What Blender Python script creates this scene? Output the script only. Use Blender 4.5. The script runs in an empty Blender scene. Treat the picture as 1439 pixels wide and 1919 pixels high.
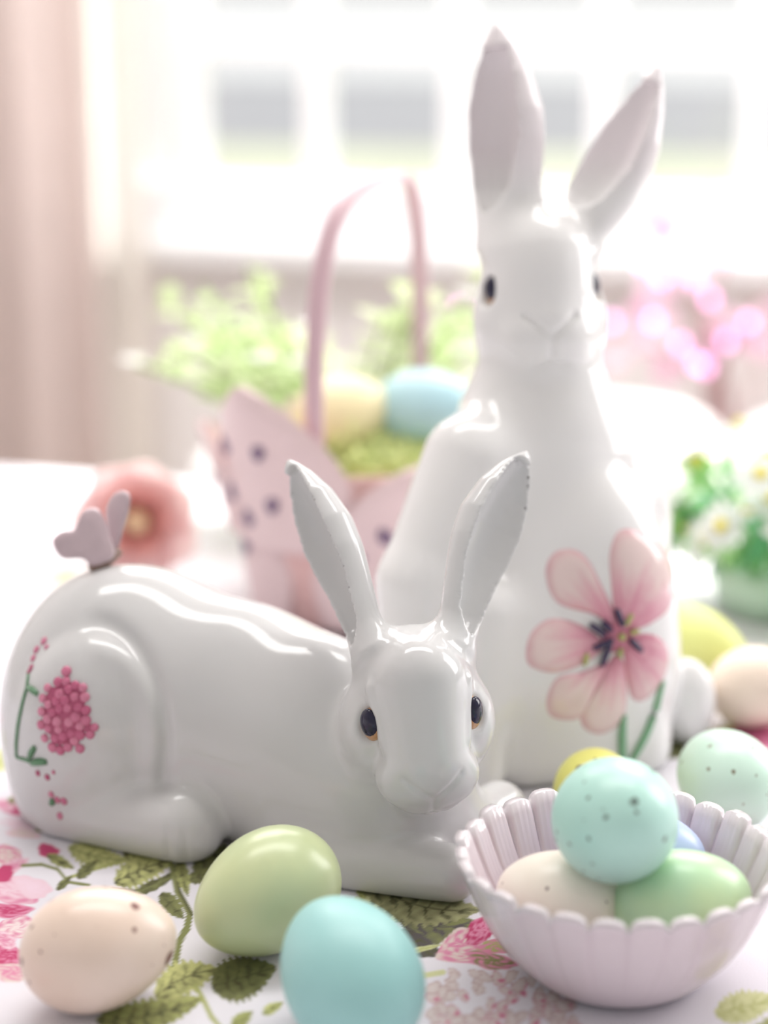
import bpy, math, random
import numpy as np
from mathutils import Vector, Matrix

# ---------------------------------------------------------------- camera, sky, sun, exposure
scene = bpy.context.scene
COL = scene.collection
H = 0.36                       # camera height above the table top (table top is z = 0)
PITCH = math.radians(15.0)
LENS, SENS = 70.0, 36.0
W_, H_ = 1439.0, 1919.0
FPX = H_ * LENS / SENS
FOCUS = 0.785
cam_d = bpy.data.cameras.new('camera')
cam = bpy.data.objects.new('camera', cam_d); COL.objects.link(cam)
cam.location = (0, 0, H)
cam.rotation_euler = (math.pi / 2 - PITCH, 0, 0)
cam_d.sensor_fit = 'VERTICAL'; cam_d.sensor_height = SENS; cam_d.sensor_width = 24.0
cam_d.lens = LENS
cam_d.clip_start = 0.02; cam_d.clip_end = 300
cam_d.dof.use_dof = True; cam_d.dof.focus_distance = FOCUS; cam_d.dof.aperture_fstop = 3.2
scene.camera = cam

scene.view_settings.view_transform = 'Standard'
scene.view_settings.look = 'None'
scene.view_settings.gamma = 1.0
scene.view_settings.use_curve_mapping = False
scene.view_settings.exposure = 0.08
scene.cycles.use_denoising = True
scene.cycles.max_bounces = 8
scene.cycles.caustics_reflective = False
scene.cycles.caustics_refractive = False

world = bpy.data.worlds.new('overcast_sky'); scene.world = world
world.use_nodes = True
wn = world.node_tree.nodes; wl = world.node_tree.links
bg = wn['Background']
tc = wn.new('ShaderNodeTexCoord'); sp = wn.new('ShaderNodeSeparateXYZ'); cr = wn.new('ShaderNodeValToRGB')
wl.new(tc.outputs['Generated'], sp.inputs[0]); wl.new(sp.outputs['Z'], cr.inputs[0])
cr.color_ramp.elements[0].position = 0.0; cr.color_ramp.elements[0].color = (0.98, 0.96, 0.95, 1)
cr.color_ramp.elements[1].position = 0.8; cr.color_ramp.elements[1].color = (0.90, 0.94, 1.0, 1)
wl.new(cr.outputs[0], bg.inputs[0]); bg.inputs[1].default_value = 0.60

sun_d = bpy.data.lights.new('sun', 'SUN'); sun = bpy.data.objects.new('sun', sun_d); COL.objects.link(sun)
sun_d.energy = 6.8; sun_d.angle = math.radians(2.0); sun_d.color = (1.0, 0.97, 0.92)
_sd = Vector((-0.30, -0.68, -0.72)).normalized()
sun.rotation_euler = _sd.to_track_quat('-Z', 'Y').to_euler(); sun.location = (2, 5, 5)

def area_light(name, loc, target, sx, sy, energy, color=(1, 1, 1)):
    d = bpy.data.lights.new(name, 'AREA'); d.shape = 'RECTANGLE'; d.size = sx; d.size_y = sy
    d.energy = energy; d.color = color
    o = bpy.data.objects.new(name, d); COL.objects.link(o); o.location = loc
    o.rotation_euler = (Vector(target) - Vector(loc)).to_track_quat('-Z', 'Y').to_euler()
    return o
# daylight of the back and right-hand windows, plus an added wall fill
area_light('window_light_back', (0.12, 2.02, 0.86), (0.0, 0.95, 0.05), 1.5, 0.55, 15, (1.0, 0.98, 0.97))
area_light('added_wall_fill', (0.0, 1.35, 1.72), (0.0, 2.05, 0.0), 1.6, 0.5, 25, (1.0, 0.98, 0.96))  # added lamp with no fixture behind it; brightens the back wall and curtains
area_light('window_light_right', (1.55, 1.55, 0.75), (0.0, 0.88, 0.1), 0.7, 1.1, 17, (1.0, 0.98, 0.97))

# ---------------------------------------------------------------- geometry helpers
CT, ST = math.cos(PITCH), math.sin(PITCH)
def P(px, py, d):
    """the point that stands d metres in front of the lens along the ray towards (px, py)"""
    u = (px - W_ / 2) / FPX; v = (py - H_ / 2) / FPX
    return np.array([d * u, d * (CT - v * ST), H - d * (ST + v * CT)])
def T(px, py, z=0.0):
    """the point of the plane at height z"""
    v = (py - H_ / 2) / FPX
    return P(px, py, (H - z) / (ST + v * CT))
def PY(px, py, Y):
    """the point at forward distance Y"""
    v = (py - H_ / 2) / FPX
    return P(px, py, Y / (CT - v * ST))
ROT = math.radians(-15.0)      # the room and the table stand a little turned to the camera
E1 = np.array([math.cos(ROT), math.sin(ROT), 0.0]); E2 = np.array([-math.sin(ROT), math.cos(ROT), 0.0])
E3 = np.array([0, 0, 1.0])
def RM(a, b, z):
    return E1 * a + E2 * b + E3 * z

def lin(r, g, b):
    f = lambda c: (c / 255 / 12.92) if c / 255 <= 0.04045 else ((c / 255 + 0.055) / 1.055) ** 2.4
    return (f(r), f(g), f(b))

def mesh_obj(name, verts, faces, mat=None, parent=None, smooth=True, colors=None):
    me = bpy.data.meshes.new(name)
    verts = np.asarray(verts, dtype=np.float32)
    if isinstance(faces, np.ndarray):
        n, k = faces.shape
        me.vertices.add(len(verts)); me.vertices.foreach_set('co', verts.ravel())
        me.loops.add(n * k); me.loops.foreach_set('vertex_index', faces.ravel().astype(np.int32))
        me.polygons.add(n); me.polygons.foreach_set('loop_start', np.arange(0, n * k, k, dtype=np.int32))
        me.update(calc_edges=True); me.validate()
    else:
        me.from_pydata([tuple(map(float, v)) for v in verts], [], faces); me.update()
    if smooth:
        me.polygons.foreach_set('use_smooth', np.ones(len(me.polygons), dtype=bool))
    if colors is not None:
        at = me.color_attributes.new('paint', 'FLOAT_COLOR', 'POINT')
        c4 = np.ones((len(verts), 4), dtype=np.float32); c4[:, :3] = colors
        at.data.foreach_set('color', c4.ravel())
    o = bpy.data.objects.new(name, me); COL.objects.link(o)
    if mat: me.materials.append(mat)
    if parent: o.parent = parent
    return o

def empty(name, loc, rz=0.0):
    o = bpy.data.objects.new(name, None); COL.objects.link(o)
    o.location = tuple(map(float, loc)); o.rotation_euler = (0, 0, rz); o.empty_display_size = 0.02
    bpy.context.view_layer.update()
    return o
def child(o, root):
    """parent a mesh that was built in world coordinates"""
    o.parent = root
    o.matrix_parent_inverse = Matrix.LocRotScale(root.location, root.rotation_euler, None).inverted()
    return o
def tag(o, label=None, cat=None, group=None, kind=None):
    if label: o['label'] = label
    if cat: o['category'] = cat
    if group: o['group'] = group
    if kind: o['kind'] = kind
    return o

class MB:
    """collects boxes, tubes, lathes and sheets into one mesh"""
    def __init__(s): s.v = []; s.f = []; s.c = []
    def add(s, v, f, c=None):
        n = len(s.v); s.v += [tuple(map(float, p)) for p in v]; s.f += [tuple(i + n for i in q) for q in f]
        if c is not None: s.c += [c] * len(v)
    def box(s, c, hx, hy, hz, ax=(1, 0, 0), ay=(0, 1, 0), az=(0, 0, 1), bev=0.0):
        c, ax, ay, az = map(np.asarray, (c, ax, ay, az))
        if bev <= 0:
            v = [c + ax * hx * i + ay * hy * j + az * hz * k for i in (-1, 1) for j in (-1, 1) for k in (-1, 1)]
            s.add(v, [(0, 1, 3, 2), (4, 6, 7, 5), (0, 4, 5, 1), (2, 3, 7, 6), (0, 2, 6, 4), (1, 5, 7, 3)])
        else:
            rings = []
            for (i, z) in ((bev, -hz), (0, -hz + bev), (0, hz - bev), (bev, hz)):
                for (a, b) in ((-1, -1), (1, -1), (1, 1), (-1, 1)):
                    rings.append(c + ax * a * (hx - i) + ay * b * (hy - i) + az * z)
            f = [(3, 2, 1, 0), (12, 13, 14, 15)]
            for r in range(3):
                for q in range(4):
                    f.append((r * 4 + q, r * 4 + (q + 1) % 4, r * 4 + 4 + (q + 1) % 4, r * 4 + 4 + q))
            s.add(rings, f)
    def tube(s, pts, rad, n=8, flat=1.0, up=None):
        pts = [np.asarray(p, float) for p in pts]; m = len(pts)
        rad = rad if hasattr(rad, '__len__') else [rad] * m
        v = []; ref = np.array(up if up is not None else (0.31, 0.17, 0.93))
        for i, p in enumerate(pts):
            t = pts[min(i + 1, m - 1)] - pts[max(i - 1, 0)]; t = t / (np.linalg.norm(t) + 1e-12)
            a = np.cross(ref, t); a /= np.linalg.norm(a) + 1e-12; b = np.cross(t, a)
            for k in range(n):
                th = 2 * math.pi * k / n
                v.append(p + rad[i] * (a * math.cos(th) * flat + b * math.sin(th)))
        f = []
        for i in range(m - 1):
            for k in range(n):
                f.append((i * n + k, i * n + (k + 1) % n, (i + 1) * n + (k + 1) % n, (i + 1) * n + k))
        f.append(tuple(range(n - 1, -1, -1))); f.append(tuple(range((m - 1) * n, m * n)))
        s.add(v, f)
    def ball(s, c, r, nu=10, nv=6, M=None):
        c = np.asarray(c, float); r = np.asarray(r if hasattr(r, '__len__') else (r, r, r), float)
        v = [np.array([0, 0, 1.0])]
        for j in range(1, nv):
            th = math.pi * j / nv
            for i in range(nu):
                ph = 2 * math.pi * i / nu
                v.append(np.array([math.sin(th) * math.cos(ph), math.sin(th) * math.sin(ph), math.cos(th)]))
        v.append(np.array([0, 0, -1.0]))
        f = [(0, 1 + i, 1 + (i + 1) % nu) for i in range(nu)]
        for j in range(nv - 2):
            for i in range(nu):
                a = 1 + j * nu; f.append((a + i, a + nu + i, a + nu + (i + 1) % nu, a + (i + 1) % nu))
        a = 1 + (nv - 2) * nu; L = len(v) - 1
        f += [(a + (i + 1) % nu, a + i, L) for i in range(nu)]
        M = np.eye(3) if M is None else np.asarray(M)
        s.add([c + M @ (p * r) for p in v], f)
    def build(s, name, mat=None, parent=None, smooth=True):
        return mesh_obj(name, s.v, s.f, mat, parent, smooth)

# ---------------------------------------------------------------- materials
def mat_new(name):
    m = bpy.data.materials.new(name); m.use_nodes = True
    return m, m.node_tree.nodes, m.node_tree.links, m.node_tree.nodes['Principled BSDF']
def mat_plain(name, col, rough=0.5, noise=0.06, scale=30.0, bump=0.0, trans=0.0, spec=0.5, coat=0.0):
    m, n, l, b = mat_new(name)
    t = n.new('ShaderNodeTexCoord'); nz = n.new('ShaderNodeTexNoise'); nz.inputs['Scale'].default_value = scale
    nz.inputs['Detail'].default_value = 4
    l.new(t.outputs['Object'], nz.inputs['Vector'])
    mx = n.new('ShaderNodeMixRGB'); mx.blend_type = 'MULTIPLY'; mx.inputs[0].default_value = 1.0
    rp = n.new('ShaderNodeValToRGB')
    rp.color_ramp.elements[0].color = (1 - noise,) * 3 + (1,); rp.color_ramp.elements[1].color = (1 + noise * .3,) * 3 + (1,)
    l.new(nz.outputs['Fac'], rp.inputs[0]); mx.inputs[1].default_value = (*col, 1); l.new(rp.outputs[0], mx.inputs[2])
    l.new(mx.outputs[0], b.inputs['Base Color'])
    b.inputs['Roughness'].default_value = rough
    b.inputs['Specular IOR Level'].default_value = spec
    b.inputs['Coat Weight'].default_value = coat
    if bump:
        bp = n.new('ShaderNodeBump'); bp.inputs['Strength'].default_value = bump; bp.inputs['Distance'].default_value = 0.001
        l.new(nz.outputs['Fac'], bp.inputs['Height']); l.new(bp.outputs[0], b.inputs['Normal'])
    if trans:
        tr = n.new('ShaderNodeBsdfTranslucent'); ms = n.new('ShaderNodeMixShader'); ms.inputs[0].default_value = trans
        l.new(mx.outputs[0], tr.inputs[0]); l.new(b.outputs[0], ms.inputs[1]); l.new(tr.outputs[0], ms.inputs[2])
        l.new(ms.outputs[0], n['Material Output'].inputs['Surface'])
    return m
def mat_paint(name, rough=0.14, bump=0.0, bscale=60.0, coat=0.0, weave=False):
    m, n, l, b = mat_new(name)
    a = n.new('ShaderNodeAttribute'); a.attribute_name = 'paint'
    l.new(a.outputs['Color'], b.inputs['Base Color']); b.inputs['Roughness'].default_value = rough
    b.inputs['Coat Weight'].default_value = coat; b.inputs['Coat Roughness'].default_value = 0.03
    t = n.new('ShaderNodeTexCoord')
    if bump:
        nz = n.new('ShaderNodeTexNoise'); nz.inputs['Scale'].default_value = bscale; nz.inputs['Detail'].default_value = 2
        l.new(t.outputs['Object'], nz.inputs['Vector'])
        bp = n.new('ShaderNodeBump'); bp.inputs['Strength'].default_value = bump; bp.inputs['Distance'].default_value = 0.0008
        l.new(nz.outputs['Fac'], bp.inputs['Height']); l.new(bp.outputs[0], b.inputs['Normal'])
        if weave: nz.inputs['Scale'].default_value = 1400
    return m
def mat_egg(name, col, col2=None, specks=0.0, speck_col=(0.10, 0.055, 0.04), rough=0.33, seed=0.0):
    paler = lambda c: tuple(min(.93, (.90 * x + .10 * (sum(c) / 3 + .12)) * 1.18) for x in c)
    col = paler(col); col2 = paler(col2 or [c * .9 for c in col])
    m, n, l, b = mat_new(name)
    t = n.new('ShaderNodeTexCoord')
    mp = n.new('ShaderNodeMapping'); mp.inputs['Location'].default_value = (seed, seed * 1.7, seed * .6)
    l.new(t.outputs['Object'], mp.inputs['Vector'])
    nz = n.new('ShaderNodeTexNoise'); nz.inputs['Scale'].default_value = 38; nz.inputs['Detail'].default_value = 3
    l.new(mp.outputs[0], nz.inputs['Vector'])
    mx = n.new('ShaderNodeMixRGB'); mx.inputs[1].default_value = (*col, 1); mx.inputs[2].default_value = (*(col2 or [c * .9 for c in col]), 1)
    rp = n.new('ShaderNodeMapRange'); rp.inputs['From Min'].default_value = .35; rp.inputs['From Max'].default_value = .7
    l.new(nz.outputs['Fac'], rp.inputs['Value']); l.new(rp.outputs[0], mx.inputs[0])
    out = mx.outputs[0]
    for (sc, size, on) in ((95.0, 0.21, specks), (190.0, 0.17, specks)) if specks else ():
        nd = n.new('ShaderNodeTexNoise'); nd.inputs['Scale'].default_value = 300
        l.new(mp.outputs[0], nd.inputs['Vector'])
        wv = n.new('ShaderNodeVectorMath'); wv.operation = 'MULTIPLY_ADD'
        wv.inputs[1].default_value = (0.0016,) * 3
        l.new(nd.outputs['Color'], wv.inputs[0]); l.new(mp.outputs[0], wv.inputs[2])
        vo = n.new('ShaderNodeTexVoronoi'); vo.inputs['Scale'].default_value = sc
        l.new(wv.outputs[0], vo.inputs['Vector'])
        sr = n.new('ShaderNodeSeparateColor'); l.new(vo.outputs['Color'], sr.inputs[0])
        # radius grows with the cell's random value; cells under the threshold carry no speck
        r1 = n.new('ShaderNodeMapRange'); r1.inputs['From Min'].default_value = 1 - on; r1.inputs['From Max'].default_value = 1.0
        r1.inputs['To Min'].default_value = -size * .2; r1.inputs['To Max'].default_value = size * 1.3
        l.new(sr.outputs[0], r1.inputs['Value'])
        su = n.new('ShaderNodeMath'); su.operation = 'SUBTRACT'; l.new(r1.outputs[0], su.inputs[0]); l.new(vo.outputs['Distance'], su.inputs[1])
        r2 = n.new('ShaderNodeMapRange'); r2.inputs['From Min'].default_value = -.02; r2.inputs['From Max'].default_value = .04
        r2.inputs['To Max'].default_value = .92
        l.new(su.outputs[0], r2.inputs['Value'])
        m2 = n.new('ShaderNodeMixRGB'); m2.inputs[2].default_value = (*speck_col, 1)
        l.new(r2.outputs[0], m2.inputs[0]); l.new(out, m2.inputs[1]); out = m2.outputs[0]
    l.new(out, b.inputs['Base Color']); b.inputs['Roughness'].default_value = rough
    bp = n.new('ShaderNodeBump'); bp.inputs['Strength'].default_value = .05; bp.inputs['Distance'].default_value = .0006
    n2 = n.new('ShaderNodeTexNoise'); n2.inputs['Scale'].default_value = 220; l.new(mp.outputs[0], n2.inputs['Vector'])
    l.new(n2.outputs['Fac'], bp.inputs['Height']); l.new(bp.outputs[0], b.inputs['Normal'])
    return m
def mat_emit(name, col, strength):
    m, n, l, b = mat_new(name)
    b.inputs['Base Color'].default_value = (*col, 1)
    b.inputs['Emission Color'].default_value = (*col, 1); b.inputs['Emission Strength'].default_value = strength
    return m

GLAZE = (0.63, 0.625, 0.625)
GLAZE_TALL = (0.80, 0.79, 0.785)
M_glaze = mat_paint('white_glaze', rough=0.10, bump=0.10, bscale=70)
M_petalglaze = mat_paint('painted_petal_glaze', rough=0.12)
M_eye = mat_plain('dark_eye_glaze', (0.016, 0.014, 0.040), 0.04, 0.2, 200, spec=.4, coat=0.0)
M_amber = mat_plain('amber_eye_glaze', (0.52, 0.27, 0.12), 0.08, 0.2, 200, coat=.5)
M_white = mat_plain('white_paint', (0.86, 0.86, 0.87), 0.45, 0.03, 12)
M_wall = mat_plain('warm_wall_plaster', (0.89, 0.86, 0.855), 0.85, 0.04, 6, 0.05)
M_ceiling = mat_plain('white_ceiling', (0.88, 0.88, 0.88), 0.9, 0.02, 5)
M_floor = mat_plain('pale_wood_floor', (0.60, 0.50, 0.42), 0.45, 0.2, 9)

# ================================================================ THE ROOM
WB = 2.20                      # the back wall's inner face, along E2
WZ0, WZ1 = 0.062, 1.16         # window opening heights
WA0, WA1 = -0.96, 1.05         # and its sides along E1
def struct(name, mb, mat, smooth=False):
    return tag(mb.build(name, mat, None, smooth), kind='structure')
ax, ay = E1, E2
def rbox(mb, a0, a1, b0, b1, z0, z1, bev=0.0):
    mb.box(RM((a0 + a1) / 2, (b0 + b1) / 2, (z0 + z1) / 2), (a1 - a0) / 2, (b1 - b0) / 2, (z1 - z0) / 2, E1, E2, E3, bev)
mb = MB(); rbox(mb, -2.2, 2.6, -2.6, WB + .14, -.80, -.75); struct('floor', mb, M_floor)
mb = MB(); rbox(mb, -2.2, 2.6, -2.0, WB + .14, 1.80, 1.84); struct('ceiling', mb, M_ceiling)
mb = MB()
rbox(mb, -2.2, WA0, WB, WB + .14, -.75, 1.80); rbox(mb, WA1, 2.6, WB, WB + .14, -.75, 1.80)
rbox(mb, WA0, WA1, WB, WB + .14, -.75, WZ0 - .02); rbox(mb, WA0, WA1, WB, WB + .14, WZ1, 1.80)
struct('wall_back', mb, M_wall)
mb = MB(); rbox(mb, -2.25, -2.2, -1.0, WB + .14, -.75, 1.80); struct('wall_left', mb, M_wall)
mb = MB(); rbox(mb, -2.2, 2.6, WB - .015, WB, -.75, -.65); struct('baseboard_back', mb, M_white)
# window: frame as the root, with sill, muntins and every pane as parts
mb = MB()
fb0, fb1 = WB + .03, WB + .10
rbox(mb, WA0, WA0 + .06, fb0, fb1, WZ0, WZ1); rbox(mb, WA1 - .06, WA1, fb0, fb1, WZ0, WZ1)
rbox(mb, WA0 + .06, WA1 - .06, fb0, fb1, WZ0, WZ0 + .065); rbox(mb, WA0 + .06, WA1 - .06, fb0, fb1, WZ1 - .06, WZ1)
win = struct('window_1', mb, M_white)
mb = MB(); rbox(mb, WA0 - .05, WA1 + .05, WB - .035, WB + .03, WZ0 - .02, WZ0 + .006, .004); mb.build('window_sill', M_white, win, False)
M_glass, n_, l_, b_ = mat_new('window_glass')
gl = n_.new('ShaderNodeBsdfGlossy'); gl.inputs['Roughness'].default_value = 0.02
tp = n_.new('ShaderNodeBsdfTransparent'); tp.inputs[0].default_value = (.97, .98, .98, 1); ms_ = n_.new('ShaderNodeMixShader')
ms_.inputs[0].default_value = .04; l_.new(tp.outputs[0], ms_.inputs[1]); l_.new(gl.outputs[0], ms_.inputs[2])
l_.new(ms_.outputs[0], n_['Material Output'].inputs['Surface'])
va = [PY(345, 300, 2.3)[0] + .0]
va = []
for px in (345, 612, 880, 1145, 1412):
    # where that ray meets the window plane
    d0 = P(px, 300, 1.0) - np.array([0, 0, H]); k = WB + .065
    tt = k / float(np.dot(d0, E2)); q = d0 * tt
    va.append(float(np.dot(q, E1)))
step = (va[-1] - va[0]) / 4
allv = [va[0]] + [va[0] + step * i for i in range(1, 5)] + [va[-1] + step]
allv = sorted(set(round(v, 4) for v in allv if WA0 + .1 < v < WA1 - .1))
hz = [0.285, 0.53, 0.775]
for i, v in enumerate(allv):
    mb = MB(); w = .026 if abs(v - va[0]) < .01 else .013
    rbox(mb, v - w, v + w, WB + .045, WB + .085, WZ0 + .065, WZ1 - .06); mb.build('mullion', M_white, win, False)
for z in hz:
    mb = MB(); rbox(mb, va[0], WA1 - .06, WB + .05, WB + .08, z - .012, z + .012); mb.build('glazing_bar', M_white, win, False)
vs = [WA0 + .06] + allv + [WA1 - .06]; zs = [WZ0 + .065] + hz + [WZ1 - .06]
for i in range(len(vs) - 1):
    for j in range(len(zs) - 1):
        if i == 0 and j: continue
        mb = MB(); rbox(mb, vs[i] + .013, vs[i + 1] - .013, WB + .063, WB + .067, zs[j] + .012, (zs[j + 1] if i else zs[-1]) - .012)
        mb.build('pane', M_glass, win, False)

# ---- outdoors
GZ = -1.05
M_lawn = mat_plain('lawn', (0.56, 0.58, 0.42), 0.95, 0.3, 1.2)
M_road = mat_plain('asphalt', (0.26, 0.26, 0.28), 0.9, 0.15, 2)
M_far = mat_plain('pale_gravel', (0.50, 0.50, 0.51), 0.9, 0.12, 1)
mb = MB(); rbox(mb, -60, 60, WB + .2, 16.5, GZ - .1, GZ)
tag(struct('ground', mb, M_lawn), 'pale sunlit lawn outside the window', 'lawn')
mb = MB(); rbox(mb, -60, 60, 16.5, 29, GZ - .1, GZ - .02); tag(struct('road', mb, M_road), 'grey road beyond the lawn', 'road')
mb = MB(); rbox(mb, -60, 60, 29, 160, GZ - .1, GZ); tag(struct('far_ground', mb, M_far), 'pale gravel beyond the road', 'ground')

# ---- curtains
M_drape = mat_plain('peach_drape', (0.96, 0.89, 0.87), 0.9, 0.05, 20, trans=.7)
M_sheer = mat_plain('cream_sheer', (0.99, 0.97, 0.94), 0.9, 0.02, 20, trans=.92)
def curtain(name, a0, a1, b, folds, amp, mat, label, phase=0.0):
    v = []; f = []; nu, nz = 90, 10
    for side in (0, 1):
        for j in range(nz + 1):
            z = -.745 + 2.42 * j / nz
            for i in range(nu + 1):
                t = i / nu
                fold = amp * math.sin(t * folds * 2 * math.pi + phase) + amp * .35 * math.sin(t * folds * 4.6 * math.pi + 1.0 + phase)
                v.append(RM(a0 + (a1 - a0) * t + .006 * math.sin(3 * z + t * 9), b + fold * (1 - .12 * j / nz) + side * .003, z))
    L = (nz + 1) * (nu + 1)
    for j in range(nz):
        for i in range(nu):
            a = j * (nu + 1) + i
            f.append((a, a + 1, a + nu + 2, a + nu + 1)); f.append((L + a, L + a + nu + 1, L + a + nu + 2, L + a + 1))
    for i in range(nu):
        a = i; f.append((a, L + a, L + a + 1, a + 1)); a = nz * (nu + 1) + i; f.append((a, a + 1, L + a + 1, L + a))
    for j in range(nz):
        a = j * (nu + 1); f.append((a, a + nu + 1, L + a + nu + 1, L + a)); a += nu; f.append((a, L + a, L + a + nu + 1, a + nu + 1))
    return tag(mesh_obj(name, v, f, mat), label, 'curtain')
def a_at(px, b, py=400):
    d0 = P(px, py, 1.0) - np.array([0, 0, H]); q = d0 * (b / float(np.dot(d0, E2)))
    return float(np.dot(q, E1))
curtain('drape', a_at(188, 2.06) - .52, a_at(188, 2.06), 2.06, 5.5, .022, M_drape, 'peach pink drape hanging in folds at the left edge', .6)
curtain('sheer_curtain', a_at(188, 2.13) - .06, a_at(272, 2.13), 2.13, 1.6, .012, M_sheer, 'cream sheer curtain between the peach drape and the window', 2.0)

# ---- table, bench
TA0, TA1, TB0, TB1 = -.95, .95, .22, 1.345
M_wood = mat_plain('white_table_wood', (0.75, 0.72, 0.68), 0.5, 0.1, 12)
tb = empty('table', RM(0, .8, -.75))
mb = MB(); rbox(mb, TA0, TA1, TB0, TB1, -.034, -.004, .004); child(mb.build('tabletop', M_wood, None, False), tb)
for a in (TA0 + .06, TA1 - .06):
    for b in (TB0 + .06, TB1 - .06):
        mb = MB(); rbox(mb, a - .03, a + .03, b - .03, b + .03, -.75, -.034, .004); child(mb.build('leg', M_wood, None, False), tb)
tag(tb, 'table under the floral cloth', 'table')
bn = empty('bench', RM(.6, 1.62, -.75))
mb = MB(); rbox(mb, .02, 1.15, 1.44, 1.80, -.12, -.08, .004); child(mb.build('seat', M_wood, None, False), bn)
for a in (.06, 1.11):
    for b in (1.48, 1.76):
        mb = MB(); rbox(mb, a - .025, a + .025, b - .025, b + .025, -.75, -.12, .003); child(mb.build('leg', M_wood, None, False), bn)
tag(bn, 'white bench behind the table under two white cushions', 'bench')
M_cush = mat_plain('white_linen', (0.86, 0.85, 0.84), 0.9, 0.04, 60, .1)
def cushion(a0, a1, b0, b1, z0, z1, label):
    n = 24; v = []; f = []
    for j in range(n + 1):
        th = math.pi * j / n
        for i in range(4 * n):
            ph = 2 * math.pi * i / (4 * n)
            c, s = math.cos(ph), math.sin(ph)
            p = .38
            sx = math.copysign(abs(c) ** p, c); sy = math.copysign(abs(s) ** p, s)
            r = math.sin(th) ** .45
            zz = math.copysign(abs(math.cos(th)) ** .8, math.cos(th))
            v.append(RM((a0 + a1) / 2 + (a1 - a0) / 2 * sx * r, (b0 + b1) / 2 + (b1 - b0) / 2 * sy * r, (z0 + z1) / 2 + (z1 - z0) / 2 * zz))
    m = 4 * n
    for j in range(n):
        for i in range(m):
            f.append((j * m + i, (j + 1) * m + i, (j + 1) * m + (i + 1) % m, j * m + (i + 1) % m))
    return tag(mesh_obj('cushion', v, f, M_cush), label, 'cushion', 'white cushions on the bench')
ac = a_at(1372, 1.75, 735)
cushion(ac - .42, ac - .002, 1.44, 1.80, -.079, .004, 'white cushion on the bench directly behind the sitting rabbit')
cushion(ac + .002, ac + .44, 1.44, 1.80, -.079, .004, 'white cushion at the right end of the bench')

# ================================================================ SIGNED DISTANCE MODELLING
def smin(a, b, k):
    h = np.clip(0.5 + 0.5 * (b - a) / k, 0, 1)
    return b + (a - b) * h - k * h * (1 - h)
def smax(a, b, k): return -smin(-a, -b, k)
def ell(p, c, r, R=None):
    q = p - np.asarray(c, np.float32)
    if R is not None: q = q @ np.asarray(R, np.float32)
    r = np.asarray(r, np.float32)
    k0 = np.linalg.norm(q / r, axis=1); k1 = np.linalg.norm(q / (r * r), axis=1)
    return np.where(k1 > 1e-6, k0 * (k0 - 1.0) / np.maximum(k1, 1e-6), -r.min())
def cone(p, a, b, ra, rb):
    a = np.asarray(a, np.float32); b = np.asarray(b, np.float32); ab = b - a
    t = np.clip(((p - a) @ ab) / float(ab @ ab), 0, 1)
    return np.linalg.norm(p - a - t[:, None] * ab, axis=1) - (ra + (rb - ra) * t)
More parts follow.
